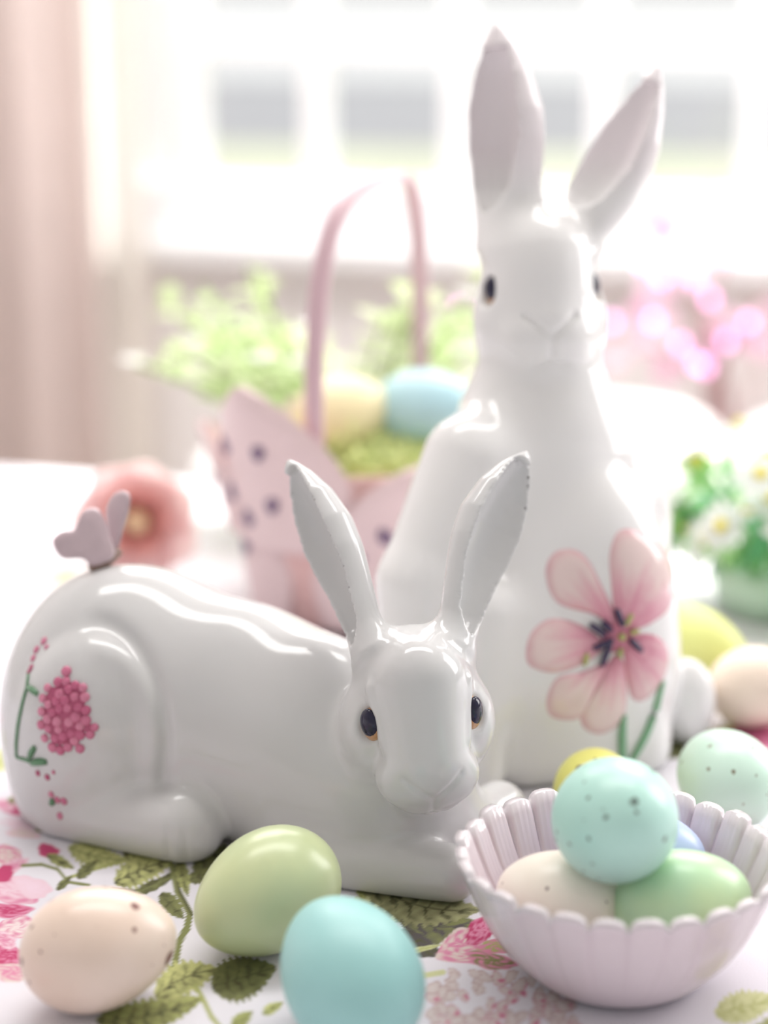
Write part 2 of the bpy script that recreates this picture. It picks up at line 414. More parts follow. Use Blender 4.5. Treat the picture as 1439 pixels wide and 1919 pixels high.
def polysdf(f, lo, hi, h):
    lo = np.asarray(lo, float); hi = np.asarray(hi, float)
    B = 4
    nb = np.ceil((hi - lo) / (h * B)).astype(int); n = nb * B
    bc = [lo[i] + (np.arange(nb[i]) + .5) * B * h - .5 * h for i in range(3)]
    G = np.stack(np.meshgrid(*bc, indexing='ij'), -1).reshape(-1, 3).astype(np.float32)
    fc = np.concatenate([f(G[i:i + 200000]) for i in range(0, len(G), 200000)])
    act = np.abs(fc) < h * B * 1.75
    F = np.repeat(np.repeat(np.repeat(fc.reshape(nb), B, 0), B, 1), B, 2).astype(np.float32)
    idx = np.argwhere(act.reshape(nb))
    off = np.stack(np.meshgrid(*[np.arange(B)] * 3, indexing='ij'), -1).reshape(-1, 3)
    gi = (idx[:, None, :] * B + off[None]).reshape(-1, 3)
    for s in range(0, len(gi), 400000):
        g = gi[s:s + 400000]
        F[g[:, 0], g[:, 1], g[:, 2]] = f((lo + g * h).astype(np.float32))
    S = F < 0
    c8 = [S[i:n[0] - 1 + i, j:n[1] - 1 + j, k:n[2] - 1 + k] for i in (0, 1) for j in (0, 1) for k in (0, 1)]
    anyS = np.logical_or.reduce(c8); allS = np.logical_and.reduce(c8)
    cells = np.argwhere(anyS & ~allS)
    cid = -np.ones(n - 1, dtype=np.int64); cid[cells[:, 0], cells[:, 1], cells[:, 2]] = np.arange(len(cells))
    acc = np.zeros((len(cells), 3)); cnt = np.zeros(len(cells))
    for axis in range(3):
        o1, o2 = [k for k in range(3) if k != axis]
        for i in (0, 1):
            for j in (0, 1):
                a = cells.copy(); a[:, o1] += i; a[:, o2] += j; b = a.copy(); b[:, axis] += 1
                fa = F[a[:, 0], a[:, 1], a[:, 2]]; fb = F[b[:, 0], b[:, 1], b[:, 2]]
                m = (fa < 0) != (fb < 0)
                t = np.where(m, fa / np.where(m, fa - fb, 1), 0)
                q = a.astype(float); q[:, axis] += t
                acc[m] += q[m]; cnt[m] += 1
    V = lo + acc / cnt[:, None] * h
    faces = []
    for axis in range(3):
        o1, o2 = (axis + 1) % 3, (axis + 2) % 3
        sl0 = [slice(None)] * 3; sl1 = [slice(None)] * 3
        sl0[axis] = slice(0, -1); sl1[axis] = slice(1, None)
        D = S[tuple(sl0)] != S[tuple(sl1)]
        e = np.argwhere(D)
        e = e[(e[:, o1] > 0) & (e[:, o2] > 0) & (e[:, o1] < n[o1] - 1) & (e[:, o2] < n[o2] - 1)]
        ins = S[e[:, 0], e[:, 1], e[:, 2]]
        q = []
        for (i, j) in ((-1, -1), (0, -1), (0, 0), (-1, 0)):
            c = e.copy(); c[:, o1] += i; c[:, o2] += j
            q.append(cid[c[:, 0], c[:, 1], c[:, 2]])
        q = np.stack(q, 1)
        q[~ins] = q[~ins][:, ::-1]
        faces.append(q)
    Fq = np.concatenate(faces)
    def grad(X, e=h * .5):
        g = np.zeros_like(X)
        for k in range(3):
            d = np.zeros(3); d[k] = e
            g[:, k] = (f((X + d).astype(np.float32)) - f((X - d).astype(np.float32))) / (2 * e)
        return g
    for it in range(1):
        g = grad(V); val = f(V.astype(np.float32)); m2 = (g * g).sum(1)
        stepv = (val / np.maximum(m2, .05))[:, None] * g
        ln = np.linalg.norm(stepv, axis=1, keepdims=True)
        V = V - stepv * np.minimum(1, h * .35 / np.maximum(ln, 1e-9))
    for it in range(2):
        acc = np.zeros_like(V); cnt = np.zeros(len(V))
        for a in range(4):
            i0, i1 = Fq[:, a], Fq[:, (a + 1) % 4]
            for k in range(3):
                acc[:, k] += np.bincount(i0, V[i1, k], len(V)) + np.bincount(i1, V[i0, k], len(V))
            cnt += np.bincount(i0, minlength=len(V)) + np.bincount(i1, minlength=len(V))
        V = V + .35 * (acc / np.maximum(cnt, 1)[:, None] - V)
    return V, Fq
def trace(f, px, py, d0=.5, d1=1.4):
    """where the rays towards the given picture points first meet the surface"""
    px = np.atleast_1d(np.asarray(px, float)); py = np.atleast_1d(np.asarray(py, float))
    u = (px - W_ / 2) / FPX; v = (py - H_ / 2) / FPX
    D = np.stack([u, CT - v * ST, -(ST + v * CT)], 1); O = np.array([0, 0, H])
    ln = np.linalg.norm(D, axis=1); d = np.full(len(px), d0); best = d.copy(); bv = np.full(len(px), 9.0)
    for i in range(160):
        X = O + D * d[:, None]; val = f(X.astype(np.float32))
        m = val < bv; bv[m] = val[m]; best[m] = d[m]
        d = np.minimum(d + val / ln * .75, d1)
    ok = d < d1 - 1e-3
    d = np.where(ok, d, best); X = O + D * d[:, None]
    for it in range(3):                       # a ray that passes the edge is brought onto the rim
        if ok.all(): break
        val = f(X.astype(np.float32)); X[~ok] -= (normal(f, X) * val[:, None])[~ok]
    return X, ok
def normal(f, X, e=.0008):
    g = np.zeros_like(X)
    for k in range(3):
        d = np.zeros(3); d[k] = e
        g[:, k] = f((X + d).astype(np.float32)) - f((X - d).astype(np.float32))
    return g / np.linalg.norm(g, axis=1, keepdims=True)

def frame_from(Fdir, roll):
    """columns: right, up, face direction"""
    Fd = np.asarray(Fdir, float); Fd /= np.linalg.norm(Fd)
    # right as the viewer sees it
    R = np.cross(Fd, [0, 0, 1.0]); R = -R; R /= np.linalg.norm(R)
    U = np.cross(Fd, R); U = U if U[2] > 0 else -U
    c, s = math.cos(roll), math.sin(roll)
    R2 = R * c + U * s; U2 = -R * s + U * c
    return np.stack([R2, U2, Fd], 1)
mm = .001
def head_sdf(p, O, M, sc=1.0, ex=24.8, ef=4.5, sk=25.0, wd=0.0, gy=0.0, gd=.9):
    q = ((p - np.asarray(O, np.float32)) @ np.asarray(M, np.float32)) / (sc * mm)   # millimetres in the head's own frame
    qa = q.copy(); qa[:, 0] = np.abs(q[:, 0])
    d = ell(q, (0, 8, -8), (sk, 25, 27))
    d = smin(d, ell(qa, (14.5, -10 + wd, -8 - wd), (17, 22, 19)), 7 - wd * .5)
    d = smin(d, cone(q, (0, 16, 3 + wd), (0, -12, 13 + wd * .5), 18.5 - wd * .5, 16.0), 5 if wd > 0 else 12)
    d = smin(d, ell(q, (0, -21, 12), (20.5, 14, 15)), 6)
    d = smin(d, ell(q, (0, -31, 6), (13, 7, 11)), 6)
    d = smin(d, cone(qa, (ex - 4.4, 15.0, ef - 2.0), (ex - 8.2, -6.5, ef + 6.0), 2.6, 3.2), 3.0)          # brow
    # eye socket
    d = smax(d, -ell(qa, (ex, 1.0, ef), (4.6, 7.6, 5.4)), 2.0)
    # nose and mouth lines
    def seg2(a, b):
        a = np.asarray(a, float); b = np.asarray(b, float); ab = b - a
        w = qa[:, :2] - a - np.array([0, gy]); t = np.clip((w @ ab) / (ab @ ab), 0, 1)
        return np.linalg.norm(w - t[:, None] * ab, axis=1)
    g = np.minimum(np.minimum(seg2((0, -19.5), (11, -10.5)), seg2((0, -19.5), (0, -29))), seg2((0, -29.5), (7, -32.5)))
    d = d + gd * np.exp(-(g / (1.1 if gd < 2 else 1.5)) ** 2) * np.clip((q[:, 2] - 10) / 6, 0, 1)
    return d * sc * mm
def ear_sdf(p, base, tip, n, Wd, cup, th, bend=(0, 0), prof_=(.56, .60, .76, .95, 1.0, .82, .52, .26, .12), hs=.06):
    base = np.asarray(base, float); a = np.asarray(tip, float) - base; L = np.linalg.norm(a); a = a / L
    n = np.asarray(n, float); n = n - a * (n @ a); n /= np.linalg.norm(n); s = np.cross(a, n)
    q = p - base.astype(np.float32)
    tl = q @ a.astype(np.float32); t = np.clip(tl / L, 0, 1)
    bb = 4 * t * (1 - t)
    u = q @ s.astype(np.float32) - bend[0] * bb; v = q @ n.astype(np.float32) - bend[1] * bb
    prof = np.interp(t, [0, .12, .3, .48, .62, .78, .9, .97, 1.0], prof_)
    w = np.maximum(Wd * prof, .0012); b = w * th
    d1 = (np.sqrt((u / w) ** 2 + (v / b) ** 2) - 1) * b * 1.15
    open_ = np.interp(t, [hs - .02, hs + .10, hs + .32, 1], [.30, .68, .84, .84]); sw = w * open_; sb = b * 1.02 * np.minimum(1, open_ / .8)
    d2 = (np.sqrt((u / sw) ** 2 + ((v - b * cup) / sb) ** 2) - 1) * sb
    d2 = np.maximum(d2, np.maximum((hs - .01) * L - t * L, t * L - (.955 if hs < .1 else .90) * L))
    d = smax(d1, -d2, .0014)
    dt = np.maximum(np.maximum(-tl, tl - L), 0)
    return np.sqrt(np.maximum(d, 0) ** 2 + dt * dt) + np.minimum(d, 0)

def eyes(O, M, sc, root, ex=22.0, ef=4.3):
    for s in (-1, 1):
        c = np.array([ex * s, 1.0, ef])
        nrm = np.array([.84 * s, 0, .54]); up = np.array([0, 1.0, 0]); sd = np.cross(up, nrm)
        B = np.stack([sd, up, nrm], 1)
        mb = MB(); mb.ball(O + M @ c * sc * mm, np.array([5.0, 6.9, 3.4]) * sc * mm, 24, 16, M @ B)
        e = child(mb.build('eye', M_amber), root)
        e['label'] = 'amber-rimmed painted eye'
        c2 = c + nrm * .95 + up * .8
        mb = MB(); mb.ball(O + M @ c2 * sc * mm, np.array([4.8, 6.0, 3.0]) * sc * mm, 24, 16, M @ B)
        o = mb.build('pupil', M_eye); o.parent = e
        o.matrix_parent_inverse = Matrix.LocRotScale(root.location, root.rotation_euler, None).inverted() @ Matrix.Identity(4)
        o.matrix_parent_inverse = Matrix.Identity(4)

# ================================================================ LYING RABBIT
LH_O = P(786, 1338, .800); LH_M = frame_from((.14, -.985, -.02), math.radians(4))
LH_S = 1.02
def hp(O, M, s, q): return O + M @ np.array(q, float) * s * mm
lyE = [dict(base=hp(LH_O, LH_M, LH_S, (-16, 24, -9)), tip=P(541, 866, .835), n=(-.94, -.30, .1), Wd=17.0 * mm, cup=.5, th=.72, bend=(-2 * mm, -3 * mm)),
       dict(base=hp(LH_O, LH_M, LH_S, (17, 24, -9)), tip=P(986, 850, .83), n=(.68, -.70, .0), Wd=17.0 * mm, cup=.5, th=.72, bend=(-2 * mm, -3 * mm))]
_b = dict(
    hump=P(262, 1292, .890), mid=P(440, 1350, .872), sh=P(600, 1420, .852), chest=P(735, 1490, .835),
    thigh=P(186, 1372, .864))
def lying(p):
    d = ell(p, _b['hump'], (.0535, .043, .0565))
    d = smin(d, ell(p, P(120, 1400, .885), (.026, .034, .044)), .02)
    d = smin(d, ell(p, P(198, 1302, .893), (.0405, .040, .0525)), .014)
    d = smin(d, ell(p, _b['mid'], (.052, .040, .054)), .020)
    d = smin(d, ell(p, _b['sh'], (.042, .036, .054)), .020)
    d = smin(d, ell(p, _b['chest'], (.036, .030, .042)), .016)
    d = smin(d, ell(p, _b['thigh'], (.0355, .0255, .046)), .004)
    d = smin(d, cone(p, P(130, 1522, .870), P(345, 1545, .845), .0135, .0175), .006)
    d = smin(d, cone(p, P(585, 1605, .832), P(845, 1636, .804), .0160, .0118), .004)
    d = smin(d, cone(p, P(860, 1560, .838), P(935, 1515, .862), .014, .012), .012)
    # the furrow that sets the thigh off from the flank
    dx = p - np.array([0, 0, H], np.float32); dz = dx[:, 1] * CT - dx[:, 2] * ST
    gx = W_ / 2 + FPX * dx[:, 0] / dz; gy = H_ / 2 - FPX * (dx[:, 1] * ST + dx[:, 2] * CT) / dz
    ex_, ey_ = (gx - 170) / 142, (gy - 1390) / 222
    er = (np.hypot(ex_, ey_) - 1) * .0335; an = np.arctan2(ey_, ex_)
    wgt = np.clip((an + 1.75) / .35, 0, 1) * np.clip((.55 - an) / .3, 0, 1) * (p[:, 1] < _b['hump'][1] - .005)
    d = d + wgt * (.0024 * np.exp(-(er / .0034) ** 2) - .0016 * np.exp(-((er + .0065) / .0045) ** 2))
    # toes of the rear foot
    for px in (318, 350):
        a = P(px, 1580, .838)
        d = d + .0010 * np.exp(-(((p[:, 0] - a[0]) / .0015) ** 2)) * np.exp(-(((p[:, 2] - a[2]) / .009) ** 2)) * (np.abs(p[:, 1] - a[1]) < .02)
    hd = head_sdf(p, LH_O, LH_M, LH_S, 22.6, 7.6, 23.5, 2.0, -5.0)
    for e in lyE: hd = smin(hd, ear_sdf(p, **e), .011)
    d = smin(d, hd, .006)
    return smax(d, -p[:, 2] + .0004, .0015)
def bunny(name, f, lo, hi, h, paintf, label):
    V, Q = polysdf(f, lo, hi, h)
    base = np.array([V[:, 0].mean(), V[:, 1].mean(), 0.0])
    r = empty(name, base)
    o = child(mesh_obj('body', V, Q, M_glaze, None, True, paintf(V)), r)
    return tag(r, label, 'rabbit figurine')
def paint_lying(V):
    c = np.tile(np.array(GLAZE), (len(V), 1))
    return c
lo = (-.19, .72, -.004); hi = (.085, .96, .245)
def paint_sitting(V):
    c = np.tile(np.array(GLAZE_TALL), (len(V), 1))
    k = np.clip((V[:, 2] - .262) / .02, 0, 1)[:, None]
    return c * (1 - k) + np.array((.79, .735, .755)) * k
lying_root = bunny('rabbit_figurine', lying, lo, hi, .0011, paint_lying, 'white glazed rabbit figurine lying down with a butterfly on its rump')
eyes(LH_O, LH_M, LH_S, lying_root, 19.9, 7.2)

# ================================================================ SITTING RABBIT
SH_O = P(1014, 545, .925); SH_M = frame_from((.10, -.98, .10), math.radians(1))
SH_S = 1.0
siE = [dict(base=hp(SH_O, SH_M, SH_S, (-14, 21, -10)), tip=P(930, 47, .918), hs=.16, n=(-.80, -.60, 0), Wd=21.0 * mm, cup=.5, th=.78, bend=(-2 * mm, -4 * mm), prof_=(.76, .80, .90, 1.0, .98, .76, .46, .22, .10)),
       dict(base=hp(SH_O, SH_M, SH_S, (17, 21, -10)), tip=P(1234, 122, .925), hs=.14, n=(-.86, -.50, -.1), Wd=19.5 * mm, cup=.5, th=.75, bend=(1 * mm, -3 * mm), prof_=(.74, .82, 1.0, 1.0, .88, .62, .36, .17, .08))]
def sitting(p):
    d = ell(p, P(1118, 1235, .962), (.040, .046, .055))
    d = smin(d, cone(p, P(985, 1250, .945), P(1005, 830, .945), .050, .037), .02)
    d = smin(d, ell(p, P(1118, 985, .968), (.0365, .036, .052)), .02)
    d = smin(d, cone(p, P(1010, 830, .945), P(1014, 640, .935), .036, .026), .02)
    d = smin(d, cone(p, P(886, 870, .916), P(783, 1090, .906), .024, .018), .014)
    d = smin(d, cone(p, P(783, 1090, .906), P(750, 1440, .908), .018, .0135), .006)
    d = smin(d, cone(p, P(905, 1150, .905), P(890, 1440, .905), .018, .014), .010)
    Rt = np.array(Matrix.Rotation(math.radians(-8), 3, 'Y'))
    d = smin(d, ell(p, P(1112, 1150, .940), (.0395, .036, .075), Rt), .006)
    d = smin(d, ell(p, P(1285, 1315, .970), (.0145, .014, .022)), .005)
    d = smin(d, cone(p, P(1190, 1400, .945), P(985, 1425, .925), .016, .014), .014)
    hd = head_sdf(p, SH_O, SH_M, SH_S, 25.2, 4.0, 25.5, -3.0, 0.0, 2.3)
    for e in siE: hd = smin(hd, ear_sdf(p, **e), .012)
    d = smin(d, hd, .010)
    return smax(d, -p[:, 2] + .0004, .0015)
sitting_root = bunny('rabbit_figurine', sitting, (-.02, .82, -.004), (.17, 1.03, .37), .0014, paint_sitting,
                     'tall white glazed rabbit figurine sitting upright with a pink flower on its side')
eyes(SH_O, SH_M, SH_S, sitting_root, 22.8, 4.0)
#@@REST
# ================================================================ PAINTED MOTIFS ON THE RABBITS
def inpoly(x, y, poly):
    poly = np.asarray(poly, float); r = np.zeros(len(x), bool); n = len(poly); j = n - 1
    for i in range(n):
        xi, yi = poly[i]; xj, yj = poly[j]
        c = ((yi > y) != (yj > y)) & (x < (xj - xi) * (y - yi) / (yj - yi + 1e-9) + xi)
        r ^= c; j = i
    return r
def smooth_poly(pts, n=48):
    """closed Catmull-Rom through the points"""
    pts = np.asarray(pts, float); m = len(pts); out = []
    for k in range(n):
        t = k / n * m; i = int(t); f = t - i
        p0, p1, p2, p3 = pts[(i - 1) % m], pts[i % m], pts[(i + 1) % m], pts[(i + 2) % m]
        out.append(.5 * ((2 * p1) + (-p0 + p2) * f + (2 * p0 - 5 * p1 + 4 * p2 - p3) * f * f + (-p0 + 3 * p1 - 3 * p2 + p3) * f ** 3))
    return np.array(out)
def patch(f, outline, centre, h, colfn, rings=7, edge=-.0004):
    """a raised glaze relief that follows the surface inside an outline"""
    o = np.asarray(outline, float); n = len(o); c = np.asarray(centre, float)
    pts = [c]; lv = [1.0]
    for r in range(1, rings + 1):
        s = r / rings
        pts += list(c + (o - c) * s); lv += [math.sqrt(max(0, 1 - s ** 4))] * n
    pts = np.array(pts); lv = np.array(lv)
    X, ok = trace(f, pts[:, 0], pts[:, 1]); N = normal(f, X)
    V = X + N * (edge + lv * h)[:, None]
    fc = [(0, 1 + (i + 1) % n, 1 + i) for i in range(n)]
    for r in range(rings - 1):
        a = 1 + r * n; b = a + n
        fc += [(a + i, a + (i + 1) % n, b + (i + 1) % n, b + i) for i in range(n)]
    # make the faces look towards the lens
    e1 = V[fc[0][1]] - V[0]; e2 = V[fc[0][2]] - V[0]
    if np.dot(np.cross(e1, e2), N[0]) < 0: fc = [q[::-1] for q in fc]
    return V, fc, colfn(pts)
rng = np.random.default_rng(4)
Q5 = lambda L: [(960 + a / 4.0, 960 + b / 4.0) for a, b in L]
FC = np.array([1161.0, 1192.0])
petals = [
    Q5([(690, 1120), (520, 1190), (330, 1235), (245, 1400), (270, 1530), (400, 1570), (530, 1530), (640, 1300), (740, 1130)]),
    Q5([(830, 980), (845, 1220), (890, 1400), (990, 1420), (1120, 1290), (1180, 1080), (1110, 930), (950, 900)]),
    Q5([(760, 1060), (640, 1280), (505, 1500), (540, 1635), (680, 1670), (830, 1560), (865, 1350), (840, 1120)]),
    Q5([(690, 960), (500, 830), (290, 790), (140, 890), (92, 1050), (130, 1160), (310, 1210), (520, 1150), (680, 1040)]),
    Q5([(760, 860), (600, 770), (330, 680), (240, 470), (290, 310), (430, 265), (560, 340), (680, 560), (790, 800)]),
    Q5([(770, 860), (735, 550), (722, 320), (775, 150), (870, 112), (1000, 165), (1150, 270), (1225, 430), (1200, 700), (1050, 840), (860, 910)])]
def petal_col(seed):
    def fn(pts):
        d = np.linalg.norm(pts - FC, axis=1); ang = np.arctan2(pts[:, 1] - FC[1], pts[:, 0] - FC[0])
        st = .5 + .5 * np.sin(ang * 26 + seed) * np.cos(ang * 11 + seed * 2)
        k = np.clip((d + 46 * st - 34) / 125, 0, 1)[:, None]
        deep = np.array(lin(196, 108, 134)); mid = np.array(lin(218, 160, 174)); pale = np.array(lin(226, 204, 201))
        c = np.where(k < .5, deep + (mid - deep) * k * 2, mid + (pale - mid) * (k * 2 - 1))
        n = len(pts); ring = np.zeros(n); ring[-48:] = 1; ring[-96:-48] = .45
        edge = np.array(lin(203, 140, 155))
        return c + (edge - c) * (ring * (.45 + .4 * st))[:, None]
    return fn
M_stamen = mat_plain('dark_stamen_glaze', lin(62, 50, 84), .1, .2, 200)
M_pistil = mat_plain('olive_pistil_glaze', lin(176, 176, 110), .15, .2, 200)
M_stem = mat_plain('green_stem_glaze', lin(128, 178, 140), .15, .15, 120)
X, ok = trace(sitting, [FC[0] + 2], [FC[1]]); Nn = normal(sitting, X)
mb = MB(); mb.ball(X[0] + Nn[0] * .0018, .0019, 12, 8)
flower = child(mb.build('flower', M_pistil), sitting_root); flower['label'] = 'pink painted flower with dark stamens'
def sub(o, part, root):
    o.parent = part; o.matrix_parent_inverse = (root.matrix_world).inverted(); o.matrix_parent_inverse = Matrix.Identity(4)
    return o
# parts keep their world coordinates through the root's inverse; sub-parts share that frame
_t = np.linspace(0, 2 * math.pi, 48, endpoint=False)
V, fc, c = patch(sitting, FC + np.stack([34 * np.cos(_t) * (1 + .12 * np.cos(6 * _t)), 34 * np.sin(_t) * (1 + .12 * np.cos(6 * _t))], 1), FC, .0012, lambda p: np.tile(np.array(lin(200, 118, 142)), (len(p), 1)))
sub(mesh_obj('flower_heart', V, fc, M_petalglaze, None, True, c), flower, sitting_root)
for i, pl in enumerate(petals):
    o_ = smooth_poly(pl, 48); c_ = o_.mean(0)
    V, fc, c = patch(sitting, o_, c_, .0018 + .0002 * i, petal_col(i * 1.7))
    sub(mesh_obj('petal', V, fc, M_petalglaze, None, True, c), flower, sitting_root)
def surf_tube(f, pts, r, lift, n=8, m=10):
    pts = np.asarray(pts, float); t = np.linspace(0, len(pts) - 1, m)
    px = np.interp(t, range(len(pts)), pts[:, 0]); py = np.interp(t, range(len(pts)), pts[:, 1])
    X, ok = trace(f, px, py); N = normal(f, X); mb = MB()
    rr = [r * (.55 + .45 * math.sin(math.pi * (.12 + .76 * i / (m - 1)))) for i in range(m)]
    mb.tube(list(X + N * lift), rr, n); return mb
for a, b in (((770, 720), (815, 845)), ((572, 835), (690, 915)), ((668, 815), (735, 885)), ((590, 1022), (745, 950)), ((652, 1150), (725, 975)), ((868, 945), (950, 1030))):
    sub(surf_tube(sitting, Q5([a, b]), .0016, .0024).build('stamen', M_stamen), flower, sitting_root)
for a, b in (((880, 755), (840, 840)), ((930, 880), (870, 900)), ((790, 1085), (800, 1010)), ((525, 1150), (545, 1060))):
    sub(surf_tube(sitting, Q5([a, b]), .0013, .0022).build('anther', M_pistil), flower, sitting_root)
child(surf_tube(sitting, [(1167, 1340), (1164, 1380), (1165, 1415), (1170, 1440)], .0022, .0006, 8, 14).build('flower_stem', M_stem), sitting_root)
child(surf_tube(sitting, [(1240, 1275), (1228, 1325), (1210, 1375), (1190, 1412), (1178, 1432)], .0019, .0006, 8, 16).build('flower_stem', M_stem), sitting_root)

# hydrangea on the lying rabbit's rump
Q7 = lambda L: [(a / 4.0, 1180 + b / 4.0) for a, b in L]
hyd = np.array(Q7([(490, 235), (520, 300), (545, 390), (615, 400), (685, 500), (655, 560), (650, 680), (735, 750), (700, 800), (650, 800), (600, 940), (500, 900), (420, 945), (300, 800), (285, 640), (300, 480), (345, 390), (440, 380)]))
M_hyd = mat_plain('deep_pink_glaze', lin(184, 88, 122), .15, .15, 300)
M_flo = [mat_plain('pink_floret_glaze', lin(*c), .16, .1, 300) for c in ((206, 118, 148), (196, 100, 134), (212, 132, 158))]
M_leafg = mat_plain('green_leaf_glaze', lin(96, 140, 104), .15, .15, 200)
c_ = hyd.mean(0)
V, fc, _ = patch(lying, c_ + (hyd - c_) * .93, c_, .0006, lambda p: np.zeros((len(p), 3)), 6, -.0003)
hyd_o = child(mesh_obj('hydrangea', V, fc, M_hyd), lying_root); hyd_o['label'] = 'deep pink painted hydrangea head'
fl = []
for _ in range(4000):
    q = np.array([rng.uniform(68, 186), rng.uniform(1238, 1418)])
    if inpoly(np.array([q[0]]), np.array([q[1]]), c_ + (hyd - c_) * .95)[0] and all(np.hypot(*(q - w)) > 14.5 for w in fl): fl.append(q)
fl = np.array(fl); X, ok = trace(lying, fl[:, 0], fl[:, 1]); N = normal(lying, X)
for i in range(len(fl)):
    n = N[i]; a = np.cross(n, [0, 0, 1.0]); a /= np.linalg.norm(a); b = np.cross(n, a)
    mb = MB(); r = rng.uniform(.0019, .0026); mb.ball(X[i] + n * .0003, (r, r, .0010), 8, 5, np.stack([a, b, n], 1))
    sub(mb.build('floret', M_flo[i % 3]), hyd_o, lying_root)
def lmotif(name, pts, r, mat, m=8): return child(surf_tube(lying, pts, r, .0002, 6, m).build(name, mat), lying_root)
lmotif('painted_stem', Q7([(215, 330), (205, 430), (170, 560), (140, 700), (125, 850), (125, 960), (180, 965)]), .0009, M_leafg, 16)
lmotif('painted_leaf', Q7([(205, 430), (245, 450), (285, 485)]), .0015, M_leafg)
lmotif('painted_leaf', Q7([(225, 960), (240, 915), (265, 880)]), .0016, M_leafg)
lmotif('painted_leaf', Q7([(240, 1000), (290, 990), (350, 990)]), .0019, M_leafg)
lmotif('painted_stem', Q7([(130, 960), (200, 975), (250, 1000)]), .0009, M_leafg)
for (a, b, r, k) in ((285, 1075, .0013, 0), (355, 1105, .0014, 0), (402, 1068, .0009, 1), (385, 1235, .0015, 2), (430, 1275, .0016, 1), (480, 1285, .0017, 1), (450, 1395, .0016, 2), (330, 85, .0017, 2), (275, 150, .0016, 1), (250, 215, .0015, 1), (232, 290, .0017, 0), (215, 320, .0012, 0), (350, 130, .0012, 2)):
    q = np.array(Q7([(a, b)])); X, ok = trace(lying, q[:, 0], q[:, 1]); n = normal(lying, X)[0]
    if not ok[0]: continue
    u = np.cross(n, [0, 0, 1.0]); u /= np.linalg.norm(u)
    mb = MB(); mb.ball(X[0] + n * .0002, (r, r * 1.2, .0006), 8, 5, np.stack([u, np.cross(n, u), n], 1))
    child(mb.build('painted_bud', M_hyd if k == 0 else M_flo[k - 1 if k == 1 else 2]), lying_root)
lmotif('painted_leaf', Q7([(385, 1310), (395, 1290), (400, 1270)]), .0015, M_leafg)

# butterfly on the rump
M_wing = mat_plain('mauve_wing_glaze', lin(205, 184, 190), .3, .16, 180, .1)
M_bfb = mat_plain('brown_butterfly_body_glaze', lin(150, 124, 112), .35, .2, 200)
Q4 = lambda L: [(60 + a / 4.232, 860 + b / 4.232) for a, b in L]
bX, ok = trace(lying, [198], [1062]); bX = bX[0]; bd = float(np.dot(bX - np.array([0, 0, H]), [0, CT, -ST]))
mb = MB(); A = P(168, 1065, bd - .004); B = P(226, 1033, bd + .004); n = 9
mb.tube([A + (B - A) * i / (n - 1) for i in range(n)], [.0012 + .0021 * math.sin(math.pi * (i + .6) / (n + .2)) for i in range(n)], 12)
bf = child(mb.build('butterfly', M_bfb), lying_root); bf['label'] = 'brown-bodied butterfly with mauve wings'
def wing(pts, d0, slope, th):
    o = smooth_poly(pts, 44); c = o.mean(0); v = []; m = len(o)
    pos = lambda q, s: P(q[0], q[1], d0 + slope * (q[0] - pts[0][0]) * .00023 + s)
    rings = []
    for sc, s in ((.0, -th), (.55, -th), (.90, -th * .85), (1.0, 0), (.90, th * .85), (.55, th), (.0, th)):
        rings.append([pos(c + (q - c) * sc, s) for q in o])
    v = [p for r in rings for p in r]; f = []
    for r in range(len(rings) - 1):
        for i in range(m): f.append((r * m + i, r * m + (i + 1) % m, (r + 1) * m + (i + 1) % m, (r + 1) * m + i))
    mo = mesh_obj('wing', v, f, M_wing); return mo
sub(wing(Q4([(660, 760), (615, 600), (560, 440), (500, 388), (420, 405), (370, 480), (330, 565), (240, 575), (168, 640), (185, 720), (250, 788), (400, 790), (470, 850), (570, 830)]), bd - .002, .35, .0015), bf, lying_root)
sub(wing(Q4([(650, 720), (600, 560), (590, 400), (640, 290), (715, 252), (778, 290), (765, 430), (725, 560), (690, 690)]), bd + .004, -.5, .0015), bf, lying_root)

# ================================================================ EGGS
def egg(c, axis, a, b, mat, label, group, point=.14, z_rest=None):
    c = np.asarray(c, float)
    ax_ = np.asarray(axis, float); ax_ /= np.linalg.norm(ax_)
    nu, nv = 40, 28; v = []; f = []
    up = np.array([0, 0, 1.0]) if abs(ax_[2]) < .9 else np.array([1.0, 0, 0])
    s = np.cross(up, ax_); s /= np.linalg.norm(s); t = np.cross(ax_, s)
    for j in range(1, nv):
        th = math.pi * j / nv; x = math.cos(th); r = math.sin(th) * (1 - point * x) * (1 - .04 * x * x)
        for i in range(nu):
            ph = 2 * math.pi * i / nu
            v.append(ax_ * a * x + b * r * (s * math.cos(ph) + t * math.sin(ph)))
    v = [ax_ * a] + v + [-ax_ * a]
    for i in range(nu): f.append((0, 1 + (i + 1) % nu, 1 + i))
    for j in range(nv - 2):
        for i in range(nu):
            k = 1 + j * nu; f.append((k + i, k + (i + 1) % nu, k + nu + (i + 1) % nu, k + nu + i))
    k = 1 + (nv - 2) * nu
    for i in range(nu): f.append((k + i, k + (i + 1) % nu, len(v) - 1))
    f = [q[::-1] for q in f]
    v = np.array(v)
    if z_rest is not None: c[2] = z_rest - v[:, 2].min()
    o = mesh_obj('egg', v, f, mat); o.location = tuple(c)
    return tag(o, label, 'egg', group)
G1 = 'painted eggs on the cloth'
egg(T(185, 1785, .0215), (.93, .30, .10), .0285, .0222, mat_egg('peach_egg', lin(220, 198, 182), lin(214, 190, 172), .62, lin(120, 70, 66), .30, 2.3),
    'peach speckled egg lying at the front left of the cloth', G1, .10, .0006)
egg(T(499, 1674, .0235), (-.74, -.60, -.20), .0310, .0232, mat_egg('green_egg', lin(186, 196, 146), lin(178, 192, 146), 0, rough=.28),
    'plain light green egg in front of the lying rabbit', G1, .13, .0006)
